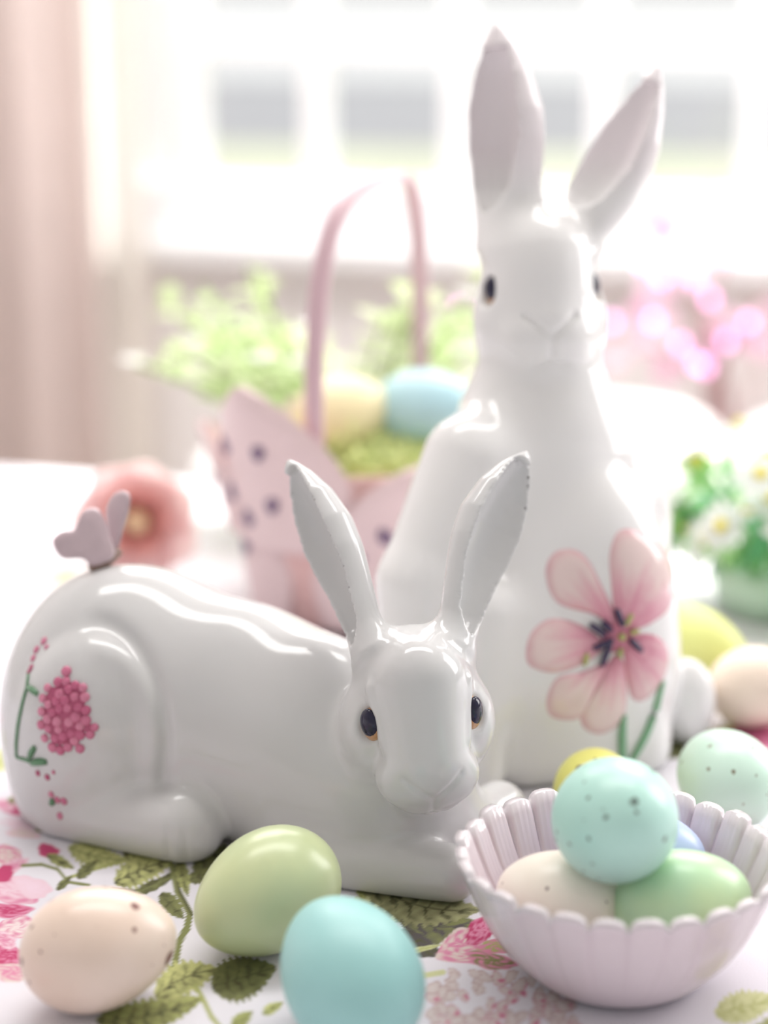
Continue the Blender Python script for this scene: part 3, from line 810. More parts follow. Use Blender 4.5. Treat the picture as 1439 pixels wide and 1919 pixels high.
egg(T(655, 1842, .022), (-.34, .80, .22), .0330, .0240, mat_egg('turquoise_egg', lin(144, 196, 194), lin(138, 192, 190), 0, rough=.42),
    'plain turquoise egg cut off by the bottom edge', G1, .12, .0006)
egg(T(1115, 1482, .018), (.2, .95, .1), .021, .0180, mat_egg('yellow_egg', lin(206, 204, 98), lin(200, 198, 92), .6, lin(120, 100, 50), .35, 5.1),
    'small yellow speckled egg just behind the bowl', G1, .1, .0006)
egg(T(1360, 1466, .020), (-.35, .9, .1), .026, .0212, mat_egg('pale_mint_egg', lin(196, 226, 210), lin(190, 222, 204), .6, lin(130, 124, 100), .33, 8.7),
    'pale mint speckled egg standing behind the bowl at the right edge', G1, .1, .0006)
egg(T(1308, 1222, .021), (.62, -.45, -.2), .030, .0215, mat_egg('olive_egg', lin(202, 208, 120), lin(194, 200, 112), 0, rough=.5),
    'plain yellow green egg beside the tail of the sitting rabbit', G1, .15, .0006)
egg(T(1418, 1292, .019), (.9, .3, .05), .0255, .0200, mat_egg('cream_egg', lin(226, 208, 190), lin(220, 200, 182), 0, rough=.5),
    'plain beige egg at the right edge beyond the mint egg', G1, .1, .0006)

# ---- bowl
BC = np.array([.0868, .677, 0.0])
M_bowl = mat_paint('lilac_pink_glaze', rough=.09, bump=.12, bscale=120)
def make_bowl():
    NP, nu = 27, 27 * 16
    prof_o = [(0, .0), (.018, .0), (.0300, .0006), (.0335, .0030), (.0385, .0080), (.0445, .0150), (.0495, .0230), (.0535, .0310), (.0565, .0385), (.0590, .0450), (.0603, .0475)]
    prof_i = [(.0580, .0478), (.0560, .0440), (.0535, .0380), (.0505, .0310), (.0465, .0235), (.0415, .0160), (.0350, .0100), (.0250, .0070), (.0120, .0060), (0, .0058)]
    v = []; col = []; rows = prof_o + prof_i; no = len(prof_o)
    zt = .0478
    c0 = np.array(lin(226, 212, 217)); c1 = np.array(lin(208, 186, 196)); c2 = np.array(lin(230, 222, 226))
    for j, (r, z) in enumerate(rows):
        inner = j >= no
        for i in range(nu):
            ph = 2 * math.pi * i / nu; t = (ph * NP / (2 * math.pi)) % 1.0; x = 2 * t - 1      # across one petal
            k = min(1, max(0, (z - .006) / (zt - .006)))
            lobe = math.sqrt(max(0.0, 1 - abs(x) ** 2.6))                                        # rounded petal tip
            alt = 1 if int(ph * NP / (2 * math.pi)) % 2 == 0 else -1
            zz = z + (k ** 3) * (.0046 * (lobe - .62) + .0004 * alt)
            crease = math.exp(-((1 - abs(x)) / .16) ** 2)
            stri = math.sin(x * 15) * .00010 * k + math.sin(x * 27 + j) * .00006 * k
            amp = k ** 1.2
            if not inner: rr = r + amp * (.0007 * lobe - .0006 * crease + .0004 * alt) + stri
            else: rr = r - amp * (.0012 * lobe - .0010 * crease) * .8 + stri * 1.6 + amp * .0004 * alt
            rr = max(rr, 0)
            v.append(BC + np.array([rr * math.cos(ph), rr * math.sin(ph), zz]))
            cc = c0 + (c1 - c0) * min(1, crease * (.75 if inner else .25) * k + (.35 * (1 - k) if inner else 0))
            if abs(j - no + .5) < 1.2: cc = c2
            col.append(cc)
    f = []
    for j in range(len(rows) - 1):
        for i in range(nu):
            a = j * nu + i; b = j * nu + (i + 1) % nu
            f.append((a, b, b + nu, a + nu))
    f = np.array(f)
    return v, f, np.array(col)
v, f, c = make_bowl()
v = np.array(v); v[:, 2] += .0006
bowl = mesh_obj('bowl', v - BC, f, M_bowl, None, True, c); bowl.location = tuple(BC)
tag(bowl, 'lilac pink glazed bowl of overlapping petals holding four eggs', 'bowl')
G2 = 'painted eggs in the petal bowl'
egg((.0655, .6720, .0300), (-.80, .30, .14), .0250, .0200, mat_egg('ivory_egg', lin(232, 222, 208), lin(226, 214, 200), .6, lin(90, 50, 60), .32, 11.3),
    'ivory egg with dark speckles lying in the bowl at left', G2, .1)
egg((.1085, .6640, .0330), (.88, .20, .16), .0265, .0212, mat_egg('spring_green_egg', lin(172, 212, 170), lin(186, 214, 160), 0, rough=.3),
    'plain spring green egg lying in the bowl at right', G2, .12)
egg((.0985, .7040, .0340), (.85, -.25, .12), .0250, .0190, mat_egg('periwinkle_egg', lin(172, 190, 226), lin(164, 182, 222), 0, rough=.3),
    'periwinkle blue egg at the back of the bowl', G2, .1)
egg((.0830, .6600, .0690), (.10, -.80, .35), .0265, .0226, mat_egg('mint_egg', lin(172, 216, 204), lin(162, 208, 196), .65, lin(96, 112, 104), .34, 14.9),
    'mint green speckled egg on top of the eggs in the bowl', G2, .08)

# ================================================================ FLORAL TABLECLOTH
def axis_samples(lo, hi, f0, f1, fine, coarse):
    a = list(np.arange(lo, f0, coarse)) + list(np.arange(f0, f1, fine)) + list(np.arange(f1, hi, coarse)) + [hi]
    return np.array(a)
OV = .24
As = axis_samples(TA0 - OV, TA1 + OV, -.42, .10, .00085, .012)
Bs = axis_samples(TB0 - OV, TB1 + OV, .57, 1.0, .00085, .012)
AA, BB = np.meshgrid(As, Bs, indexing='ij')
oa = np.maximum(np.maximum(TA0 - .004 - AA, AA - TA1 - .004), 0); ob = np.maximum(np.maximum(TB0 - .004 - BB, BB - TB1 - .004), 0)
hang = np.maximum(oa, ob)
fold = .012 * np.sin(AA * 26) * np.minimum(1, ob / .1) + .012 * np.sin(BB * 24) * np.minimum(1, oa / .1)
Ac = np.clip(AA, TA0 - .004, TA1 + .004) + np.sign(AA) * (np.minimum(oa, .01) + fold * (oa > 0) * .8 + .02 * np.minimum(1, oa / .2))
Bc = np.clip(BB, TB0 - .004, TB1 + .004) + np.sign(BB - .8) * (np.minimum(ob, .01) + fold * (ob > 0) * .8 + .02 * np.minimum(1, ob / .2))
Z = -np.maximum(hang - .006, 0)
CV = (E1[None] * Ac.reshape(-1, 1) + E2[None] * Bc.reshape(-1, 1)); CV[:, 2] = Z.ravel()
na, nb_ = len(As), len(Bs)
I = np.arange(na * nb_).reshape(na, nb_)
CF = np.stack([I[:-1, :-1].ravel(), I[1:, :-1].ravel(), I[1:, 1:].ravel(), I[:-1, 1:].ravel()], 1)
# the print is drawn in the plane of the cloth; its drawing coordinates are those in which the cloth was measured
dX = CV - np.array([0, 0, H]); dd = dX[:, 1] * CT - dX[:, 2] * ST
GX = np.where(dd > .1, W_ / 2 + FPX * dX[:, 0] / np.maximum(dd, .1), -9999)
GY = np.where(dd > .1, H_ / 2 + FPX * (-dX[:, 1] * ST - dX[:, 2] * CT) / np.maximum(dd, .1), -9999)
white = np.array(lin(226, 223, 230))
PC = np.tile(white, (len(CV), 1))
_wob = rng.uniform(0, 6.28, 8)
def put(idx, col, al):
    PC[idx] = PC[idx] * (1 - al[:, None]) + col * al[:, None]
def leaf(GX, GY, p0, p1, w, light, dark, nv=6, bend=0.0, teeth=.10, mix=.5, aspect=.72):
    """a printed leaf with a midrib and side veins; aspect shortens its width the way the cloth recedes"""
    p0 = np.array(p0, float); p1 = np.array(p1, float)
    L = np.linalg.norm(p1 - p0); R = L * .7 + w
    c = (p0 + p1) / 2
    sel = np.where((np.abs(GX - c[0]) < R) & (np.abs(GY - c[1]) < R))[0]
    if len(sel) == 0: return
    x = GX[sel] - p0[0]; y = GY[sel] - p0[1]; a = (p1 - p0) / L
    s = (x * a[0] + y * a[1]) / L; u = -x * a[1] + y * a[0]
    u = u - bend * L * 4 * s * (1 - s)
    sc = np.clip(s, 0, 1)
    hw = w * .5 * (np.sin(np.pi * sc ** .75) ** .8 + 1e-3) * (1 + teeth * np.sin(sc * nv * 2 * math.pi * 1.5 + 1.0))
    q = u / np.maximum(hw, .1)
    soft = np.clip((hw - np.abs(u)) / 2.0 + .5, 0, 1) * ((s > 0) & (s < 1))
    vein = .5 + .5 * np.sin((sc * nv * .8 - np.abs(q) * (.7 + .3 * np.sin(p0[0])) + .12 * np.sin(x * .21 + y * .17) + .1 * np.sin(sc * 9 + p0[1])) * 2 * math.pi + (q > 0) * 1.3)
    vein = vein * (1.12 - .45 * np.abs(q) ** 2)
    vn = np.clip((vein - .78) / .16, 0, 1) * np.clip(1.15 - np.abs(q), 0, 1)
    side = np.clip(.5 + q * 2.2, 0, 1) * (.25 + .5 * mix)
    mott = .5 + .5 * np.sin(x * .19 + 2.1 * np.sin(y * .11 + p0[0]) + p0[1]) * np.sin(y * .23 + p0[0] * .7)
    shade = np.clip(side * .42 + (mix - .15) * np.clip(1 - sc * 1.1, 0, 1) * .8 + .85 * vn * (.35 + mix) + (mott - .5) * .45, 0, 1)
    shade = np.maximum(shade, np.exp(-(u / 1.8) ** 2) * .85)
    col = np.array(light)[None] * (1 - shade[:, None]) + np.array(dark)[None] * shade[:, None]
    put(sel, col, soft)
def stem(GX, GY, pts, w, col):
    pts = np.array(pts, float)
    for a, b in zip(pts[:-1], pts[1:]):
        c = (a + b) / 2; R = np.linalg.norm(b - a) / 2 + w * 2
        sel = np.where((np.abs(GX - c[0]) < R) & (np.abs(GY - c[1]) < R))[0]
        if len(sel) == 0: continue
        ab = b - a; wx = GX[sel] - a[0]; wy = GY[sel] - a[1]
        t = np.clip((wx * ab[0] + wy * ab[1]) / (ab @ ab), 0, 1)
        d = np.hypot(wx - t * ab[0], wy - t * ab[1])
        put(sel, np.array(col)[None], np.clip((w / 2 - d) / 2 + .5, 0, 1))
def blob(GX, GY, c, rx, ry, col, col2, ang=0.0, streak=0.0, al=1.0, edge=None):
    sel = np.where((np.abs(GX - c[0]) < max(rx, ry) * 1.2) & (np.abs(GY - c[1]) < max(rx, ry) * 1.2))[0]
    if len(sel) == 0: return
    ca, sa = math.cos(ang), math.sin(ang)
    x = (GX[sel] - c[0]) * ca + (GY[sel] - c[1]) * sa; y = -(GX[sel] - c[0]) * sa + (GY[sel] - c[1]) * ca
    th = np.arctan2(y / ry, x / rx); r = np.hypot(x / rx, y / ry) / (1 + .10 * np.sin(th * 3 + c[0]) + .05 * np.sin(th * 7 + c[1]))
    k = np.clip(r, 0, 1) ** 1.5
    if streak: k = np.clip(k + streak * np.sin(th * 7 + 3 * np.sin(r * 5 + c[0])) + streak * .8 * np.sin(r * 13 + th * 2 + c[1]), 0, 1)
    col_ = np.array(col)[None] * (1 - k[:, None]) + np.array(col2)[None] * k[:, None]
    if edge is not None:
        e = np.exp(-((r - .93) / .09) ** 2)[:, None]; col_ = col_ * (1 - e) + np.array(edge)[None] * e
    put(sel, col_, np.clip((1 - r) * min(rx, ry) / 2.0 + .3, 0, 1) * al)
LT = lin(196, 198, 132); LG = lin(168, 172, 108); MD = lin(128, 132, 82); DK = lin(84, 84, 54); DP = lin(86, 80, 82); PALE = lin(206, 208, 158)
CR = lin(188, 62, 108); PK = lin(214, 136, 166); PP = lin(230, 200, 212); BG = lin(218, 202, 196)
_lf = lambda *a, **k: leaf(GX, GY, *a, **k)
_st = lambda *a: stem(GX, GY, *a)
_bl = lambda *a, **k: blob(GX, GY, *a, **k)
# the parts of the print outside the frame and under the figurines repeat the same motifs
r2 = np.random.default_rng(9)
ta = AA.ravel() * 1000; tbb = BB.ravel() * 1000
for k in range(150):
    c = np.array([r2.uniform(TA0, TA1) * 1000, r2.uniform(TB0 - .2, TB1 + .2) * 1000])
    w = RM(c[0] / 1000, c[1] / 1000, 0); 
    qx = W_ / 2 + FPX * w[0] / (w[1] * CT + H * ST); qy = H_ / 2 + FPX * (-w[1] * ST + H * CT) / (w[1] * CT + H * ST)
    if -60 < qx < 1500 and 1330 < qy < 2100 and not (1000 < qx): continue
    an = r2.uniform(0, 6.28); L = r2.uniform(28, 60)
    p1 = c + L * np.array([math.cos(an), math.sin(an)])
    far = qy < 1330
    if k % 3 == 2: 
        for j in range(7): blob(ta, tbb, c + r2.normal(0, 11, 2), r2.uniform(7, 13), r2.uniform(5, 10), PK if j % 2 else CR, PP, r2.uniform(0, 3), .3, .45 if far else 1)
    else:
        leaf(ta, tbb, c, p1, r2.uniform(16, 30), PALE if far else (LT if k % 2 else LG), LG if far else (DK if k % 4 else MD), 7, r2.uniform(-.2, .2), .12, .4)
# left rose heads
for (c, rx, ry, a, col, col2, sk) in (
        ((18, 1668), 60, 26, .1, PP, PK, .25), ((60, 1662), 38, 20, .3, lin(234, 208, 222), PP, .1), ((15, 1706), 46, 14, .0, CR, PK, .3),
        ((30, 1738), 44, 20, -.1, lin(232, 216, 216), PK, .35), ((14, 1790), 34, 24, .2, CR, PK, .45), ((22, 1822), 40, 18, 0, PK, BG, .45), ((5, 1760), 30, 14, .4, PK, PP, .3),
        ((12, 1604), 36, 20, .3, BG, PK, .45), ((26, 1624), 30, 12, -.5, PK, PP, .2), ((4, 1638), 24, 15, -.4, CR, CR, .1),
        ((34, 1517), 38, 11, .1, CR, PK, .3), ((5, 1508), 26, 11, .1, PK, PP, .3), ((38, 1545), 40, 14, .2, PP, lin(226, 218, 226), .2), ((44, 1562), 34, 10, .1, BG, PP, .4),
        ((90, 1594), 21, 13, .2, CR, lin(196, 80, 120), .15)): _bl(c, rx, ry, col, col2, a, sk)
_lf((14, 1502), (64, 1490), 18, LG, DK, 4); _lf((66, 1556), (120, 1532), 22, LG, MD, 4)
_lf((128, 1588), (240, 1612), 44, LT, MD, 8, .05, .2, .35)
_lf((230, 1600), (330, 1620), 36, LT, DK, 6, .0, .2, .45)
_st([(42, 1622), (78, 1620), (108, 1629), (128, 1653), (167, 1659)], 6, MD)
_st([(128, 1645), (180, 1628), (221, 1616)], 6, LG)
_lf((88, 1602), (140, 1628), 20, LG, DK, 3); _lf((144, 1646), (182, 1612), 22, MD, DK, 3); _lf((106, 1668), (136, 1640), 15, MD, DK, 2)
_lf((215, 1655), (325, 1612), 58, LT, DK, 7, -.05, .22, .45)
_st([(210, 1668), (262, 1672), (318, 1640)], 9, DK)
_lf((250, 1676), (330, 1640), 20, DK, MD, 3)
_lf((300, 1674), (345, 1722), 34, MD, DK, 4)
_st([(323, 1623), (333, 1670), (356, 1712), (350, 1740), (335, 1765), (327, 1812)], 13, MD)
_st([(327, 1625), (337, 1672), (359, 1714)], 5, DK)
_lf((362, 1632), (425, 1582), 48, MD, DK, 5, .1, .15, .6); _lf((352, 1650), (408, 1630), 28, MD, DK, 4); _lf((335, 1610), (352, 1680), 26, LG, DK, 4)
_lf((180, 1914), (385, 1868), 62, LG, DK, 9, .05, .15, .5)
_lf((290, 1868), (412, 1816), 66, LT, DK, 6, -.08, .18, .38)
_lf((396, 1850), (518, 1812), 84, MD, DK, 7, .0, .12, .5)
_st([(368, 1848), (384, 1880), (396, 1905), (420, 1935)], 9, LG)
_lf((434, 1925), (474, 1895), 26, LG, MD, 3); _lf((492, 1900), (530, 1878), 20, LT, MD, 3)
# right of the green egg
_lf((668, 1664), (768, 1708), 44, LT, MD, 5, .1, .25, .3)
_lf((620, 1732), (764, 1722), 54, PALE, MD, 4, -.12, .25, .3)
_lf((744, 1712), (890, 1726), 70, MD, DP, 5, .12, .05, .5)
_lf((672, 1642), (905, 1704), 78, lin(166, 166, 122), DK, 9, .10, .14, .5)
_lf((730, 1752), (830, 1790), 46, DP, DK, 4, .0, .05, .6)
_st([(728, 1750), (752, 1782), (770, 1800), (795, 1828), (830, 1822)], 10, PALE)
_lf((756, 1786), (830, 1770), 10, PALE, LG, 2)
for (c, rx, ry, a, col, col2, sk) in (((860, 1770), 46, 26, -.5, PK, BG, .5), ((905, 1742), 40, 22, -.6, PK, CR, .5), ((880, 1790), 60, 18, .1, BG, PK, .5),
        ((920, 1800), 50, 16, .2, MD, PK, .5), ((940, 1770), 44, 16, -.2, LG, PK, .5)): _bl(c, rx, ry, col, col2, a, sk)
for k in range(110):
    c = (r2.uniform(790, 1080), r2.uniform(1822, 1960))
    if c[0] < 800 + (c[1] - 1822) * .1: continue
    _bl(c, r2.uniform(11, 19), r2.uniform(7, 12), lin(216, 206, 204), lin(206, 188, 186), r2.uniform(0, 3), .1, 1.0, edge=lin(178, 146, 148) if k % 3 else lin(192, 120, 146))
    if k % 3 == 0: _bl((c[0] + 6, c[1] + 3), r2.uniform(5, 10), r2.uniform(3, 6), CR, PK, r2.uniform(0, 3), .1, .8)
_lf((1340, 1900), (1460, 1870), 60, PALE, LG, 7, .0, .15, .4)
# behind, right
_lf((1222, 1416), (1345, 1366), 34, MD, DK, 4, .05, .1, .7); _lf((1300, 1392), (1400, 1340), 26, LT, MD, 4, .1); _lf((1330, 1400), (1439, 1395), 30, DP, DK, 4)
_bl((1424, 1376), 50, 26, lin(196, 96, 136), PK, .1, .15)
_lf((-30, 1440), (48, 1400), 44, PALE, LG, 5); _lf((0, 1165), (60, 1180), 20, lin(214, 220, 226), lin(204, 212, 220), 3)
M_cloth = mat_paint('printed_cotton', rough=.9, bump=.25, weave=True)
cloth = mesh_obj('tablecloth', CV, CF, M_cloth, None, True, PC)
tag(cloth, 'white cotton tablecloth printed with olive leaves and pink roses', 'tablecloth')

# ================================================================ BASKET
KC = np.array([-.013, 1.125, 0.0])
M_bask = mat_plain('coral_pink_glaze', lin(226, 186, 182), .35, .08, 60, .05)
M_kpet = mat_plain('dusty_pink_petal_glaze', lin(230, 206, 206), .4, .06, 60, .05)
M_dot = mat_plain('plum_dot_glaze', lin(120, 98, 128), .35, .1, 200)
M_handle = mat_plain('dusty_pink_handle_glaze', lin(214, 182, 190), .35, .06, 60)
bk = empty('basket', KC)
def lathe(prof, n=48, c=KC):
    v = []; f = []
    for (r, z) in prof:
        for i in range(n):
            th = 2 * math.pi * i / n; v.append(c + np.array([r * math.cos(th), r * math.sin(th), z]))
    for j in range(len(prof) - 1):
        for i in range(n): f.append((j * n + i, j * n + (i + 1) % n, (j + 1) * n + (i + 1) % n, (j + 1) * n + i))
    return v, f
v, f = lathe([(0.0005, .001), (.052, .001), (.058, .006), (.066, .04), (.074, .080), (.078, .098), (.074, .098), (.068, .075), (.060, .04), (.052, .012), (.0005, .010)])
child(mesh_obj('bucket', v, f, M_bask), bk)
def kpetal(az, w, z0, z1, lean, pointy, dots, flare=.006):
    """an upright petal bent round the bucket; returns its mesh and the places of its dots"""
    nu, nv = 22, 22; az = math.radians(az)
    def S(u, t):
        r = .070 + .010 * t + lean * t * t + flare
        hw = w * (.72 + .42 * math.sin(math.pi * min(1, t * .9 + .05)) ** .8) * (1 - t ** pointy) ** .6 if t < 1 else 0
        a = az + u * hw / r
        rr = r - .006 * u * u
        return np.array([rr * math.cos(a), rr * math.sin(a), z0 + (z1 - z0) * t - .012 * (1 - t) * (1 - u * u) * 0])
    v = []; f = []
    for side in (1, -1):
        for j in range(nv + 1):
            for i in range(nu + 1):
                u = -1 + 2 * i / nu; t = .999 * j / nv
                p = S(u, t); n = np.array([math.cos(az), math.sin(az), .1])
                e = (1 - abs(u) ** 6) * (1 - t ** 8)
                v.append(KC + p + n * side * .0022 * (e ** .5 if e > 0 else 0))
    L = (nu + 1) * (nv + 1)
    for j in range(nv):
        for i in range(nu):
            a = j * (nu + 1) + i
            f.append((a, a + 1, a + nu + 2, a + nu + 1)); f.append((L + a, L + a + nu + 1, L + a + nu + 2, L + a + 1))
    for i in range(nu): f.append((i, L + i, L + i + 1, i + 1))
    o = child(mesh_obj('petal', v, f, M_kpet), bk)
    for (u, t) in dots:
        n = np.array([math.cos(az), math.sin(az), .1]); p = KC + S(u, t) + n * .0023
        a = np.array([-math.sin(az), math.cos(az), 0]); b = np.cross(n, a)
        mb = MB(); mb.ball(p, (.0052, .0062, .0012), 12, 6, np.stack([a, b, n], 1)); sub(mb.build('dot', M_dot), o, bk)
kpetal(228, .052, .052, .148, .014, 2.6, [(-.55, .60), (.12, .62), (-.55, .30), (.15, .30), (-.25, .18)])
kpetal(293, .038, .045, .108, .010, 3.5, [(-.1, .72), (-.45, .35), (.35, .45), (.1, .12)])
kpetal(176, .034, .050, .112, .010, 2.6, [(-.4, .55), (.3, .5), (0, .25)])
kpetal(356, .034, .050, .112, .010, 2.6, [(-.4, .55), (.3, .5), (0, .25)])
kpetal(116, .036, .060, .110, .010, 2.4, [(-.4, .55), (.3, .5), (0, .25)])
kpetal(56, .036, .060, .110, .010, 2.4, [(-.4, .55), (.3, .5), (0, .25)])
for az, z1 in ((268, .078), (210, .075), (326, .075)):
    kpetal(az, .026, .008, z1, .0, 3.0, [(0, .62)], -.003)
hpts = []
A0 = PY(592, 885, 1.050); B0 = PY(786, 690, 1.195); top = PY(735, 335, 1.115)
ctrl = [A0, PY(588, 760, 1.052), PY(592, 620, 1.054), PY(604, 500, 1.060), PY(632, 405, 1.072), PY(678, 352, 1.090), PY(732, 333, 1.112), PY(766, 342, 1.140), PY(782, 420, 1.168), PY(787, 520, 1.184), PY(788, 620, 1.192), PY(787, 720, 1.196)]
ctrl = np.array(ctrl); tt = np.linspace(0, len(ctrl) - 1, 60)
for t in tt:
    i = min(int(t), len(ctrl) - 2); fr_ = t - i
    p0, p1, p2, p3 = ctrl[max(i - 1, 0)], ctrl[i], ctrl[i + 1], ctrl[min(i + 2, len(ctrl) - 1)]
    hpts.append(.5 * ((2 * p1) + (-p0 + p2) * fr_ + (2 * p0 - 5 * p1 + 4 * p2 - p3) * fr_ ** 2 + (-p0 + 3 * p1 - 3 * p2 + p3) * fr_ ** 3))
hdir = ctrl[-1] - ctrl[0]; hdir[2] = 0; hdir /= np.linalg.norm(hdir); hside = np.cross(hdir, [0, 0, 1.0])
mb = MB(); n = 12; vv = []; ff = []
for i, p in enumerate(hpts):
    t = hpts[min(i + 1, 59)] - hpts[max(i - 1, 0)]; t /= np.linalg.norm(t); b = np.cross(t, hside); b /= np.linalg.norm(b)
    for k in range(n):
        th = 2 * math.pi * k / n; cx, sx = math.cos(th), math.sin(th)
        vv.append(p + hside * .0055 * math.copysign(abs(cx) ** .7, cx) + b * .0030 * math.copysign(abs(sx) ** .7, sx))
for i in range(59):
    for k in range(n): ff.append((i * n + k, i * n + (k + 1) % n, (i + 1) * n + (k + 1) % n, (i + 1) * n + k))
ff.append(tuple(range(n))); ff.append(tuple(range(59 * n + n - 1, 59 * n - 1, -1)))
child(mesh_obj('handle', vv, ff, M_handle), bk)
tag(bk, 'dusty pink petal basket with plum dots and a tall arched handle', 'basket')

# paper grass
M_grass = mat_plain('green_paper_grass', lin(226, 236, 174), .7, .15, 40, 0, .5)
mb = MB()
for k in range(900):
    a = rng.uniform(0, 6.28); r = .066 * math.sqrt(rng.uniform(0, 1)); z = .088 + .016 * (1 - (r / .07) ** 2) + rng.uniform(-.012, .008)
    c = KC + np.array([r * math.cos(a), r * math.sin(a), z]); d = rng.normal(0, 1, 3); d[2] *= .45; d /= np.linalg.norm(d)
    L = rng.uniform(.008, .018); n_ = np.cross(d, rng.normal(0, 1, 3)); n_ /= np.linalg.norm(n_)
    s_ = np.cross(d, n_); pts = []
    for t in (-1, -.3, .3, 1): pts.append(c + d * L * t - s_ * L * .35 * t * t)
    lim = .060
    pts2 = []
    for p in pts:
        q = p - KC; rr = math.hypot(q[0], q[1])
        if rr > lim: q[0] *= lim / rr; q[1] *= lim / rr
        pts2.append(KC + q)
    v_ = [p + n_ * w_ * .0011 for p in pts2 for w_ in (-1, 1)]
    mb.add(v_, [(0, 1, 3, 2), (2, 3, 5, 4), (4, 5, 7, 6)])
tag(mb.build('paper_grass', M_grass), 'light green paper grass filling the pink basket', 'grass', kind='stuff')
G3 = 'eggs in the pink basket'
egg(PY(640, 778, 1.120), (.75, .3, .2), .030, .0235, mat_egg('butter_egg', lin(222, 212, 166), lin(216, 204, 158), 0, rough=.4), 'butter yellow egg on the grass of the basket', G3, .1)
egg(PY(792, 770, 1.130), (.8, -.2, .2), .031, .0245, mat_egg('sky_egg', lin(164, 204, 212), lin(156, 196, 206), 0, rough=.4), 'pale blue egg on the grass of the basket', G3, .1)

# ================================================================ FLOWERS AND GREENERY
def leaf_geo(mb, base, d, L, w, up, droop=.25, n=4):
    d = np.asarray(d, float); d /= np.linalg.norm(d); s = np.cross(d, up); s /= np.linalg.norm(s) + 1e-9; u = np.cross(s, d)
    v = []
    for i in range(n + 1):
        t = i / n; hw = w * math.sin(math.pi * (t * .92 + .04)) ** .8
        c = base + d * L * t - u * L * droop * t * t
        v += [c - s * hw + u * hw * .25, c, c + s * hw + u * hw * .25]
    f = []
    for i in range(n):
        a = i * 3; f += [(a, a + 1, a + 4, a + 3), (a + 1, a + 2, a + 5, a + 4)]
    mb.add(v, f)
UP = np.array([0, 0, 1.0])
# coral flower behind the butterfly
M_coral = mat_plain('coral_silk', lin(254, 214, 208), .7, .08, 60, 0, .7)
M_coralp = mat_plain('pale_coral_silk', lin(255, 238, 237), .7, .08, 60, 0, .7)
M_ycen = mat_plain('yellow_flower_centre', lin(250, 222, 176), .6, .2, 200)
cf_c = PY(262, 985, 1.20); cf_c[2] = .036
cf = empty('coral_flower', (cf_c[0], cf_c[1], 0))
mb = MB(); mb.ball(cf_c + np.array([.0, -.012, .0]), (.008, .007, .008), 14, 8); child(mb.build('flower_centre', M_ycen), cf)
for ring, (cnt, L, w, tilt) in enumerate(((5, .030, .016, .9), (7, .042, .022, .35))):
    for k in range(cnt):
        an = 2 * math.pi * k / cnt + ring * .4
        out = np.array([math.cos(an), 0, math.sin(an)]); d = out * 1.0 + np.array([0, -1.0, .15]) * tilt
        mb = MB(); b0 = cf_c + out * .004
        nrm = np.cross(np.cross(d, np.array([0, -1.0, 0])), d)
        leaf_geo(mb, b0, d, L, w, np.array([0, -1.0, .1]) if abs(out[2]) < 2 else UP, -.25, 6)
        vv = np.array(mb.v); vv[:, 2] = np.maximum(vv[:, 2], .0015)
        o = mesh_obj('petal', np.concatenate([vv, vv + np.array([0, .0012, 0])]), mb.f + [tuple(i + len(vv) for i in q[::-1]) for q in mb.f], M_coral if ring == 0 else M_coralp)
        child(o, cf)
tag(cf, 'coral pink silk flower with a yellow centre lying behind the butterfly', 'flower')

# leafy sprigs behind the basket
M_sprig = [mat_plain('pale_green_leaf', lin(*c), .6, .15, 60, 0, .5) for c in ((220, 234, 186), (210, 228, 176), (230, 238, 206))]
M_twig = mat_plain('green_twig', lin(160, 180, 120), .6, .1, 60)
M_blos = mat_plain('white_blossom', (.9, .9, .88), .6, .04, 60, 0, .4)
pl_c = PY(640, 900, 1.335); pl_c[2] = 0
pot = empty('leafy_plant', pl_c)
v, f = lathe([(.0005, .001), (.040, .001), (.050, .050), (.052, .056), (.047, .056), (.044, .048), (.0005, .046)], 32, pl_c)
child(mesh_obj('pot', v, f, M_white), pot)
for k in range(34):
    an = rng.uniform(0, 6.28); sp_ = rng.uniform(.25, 1.15); L = rng.uniform(.09, .15)
    d = np.array([math.cos(an) * sp_, math.sin(an) * sp_ * .7, 1.0]); d /= np.linalg.norm(d)
    b0 = pl_c + np.array([math.cos(an) * .03, math.sin(an) * .03, .047])
    pts = [b0 + d * L * t + np.array([math.cos(an), math.sin(an), -.6]) * .03 * sp_ * t * t for t in np.linspace(0, 1, 6)]
    mb = MB(); mb.tube(pts, [.0012] * 6, 5); sg = child(mb.build('sprig', M_twig), pot)
    mb = MB()
    for j in range(16):
        t = rng.uniform(.25, 1); q = b0 + d * L * t + np.array([math.cos(an), math.sin(an), -.6]) * .03 * sp_ * t * t
        e = rng.normal(0, 1, 3); e[2] = abs(e[2]) * .5
        leaf_geo(mb, q, e, rng.uniform(.014, .024), rng.uniform(.005, .008), UP, .2)
    sub(mb.build('leaves', M_sprig[k % 3]), sg, pot)
    if k % 4 == 0:
        mb = MB(); q = pts[-1]
        for j in range(5): leaf_geo(mb, q, np.array([math.cos(j * 1.257), math.sin(j * 1.257), .5]), .011, .006, UP, .1)
        sub(mb.build('blossom', M_blos), sg, pot)
tag(pot, 'pale green leafy plant with tiny white blossoms behind the pink basket', 'plant')

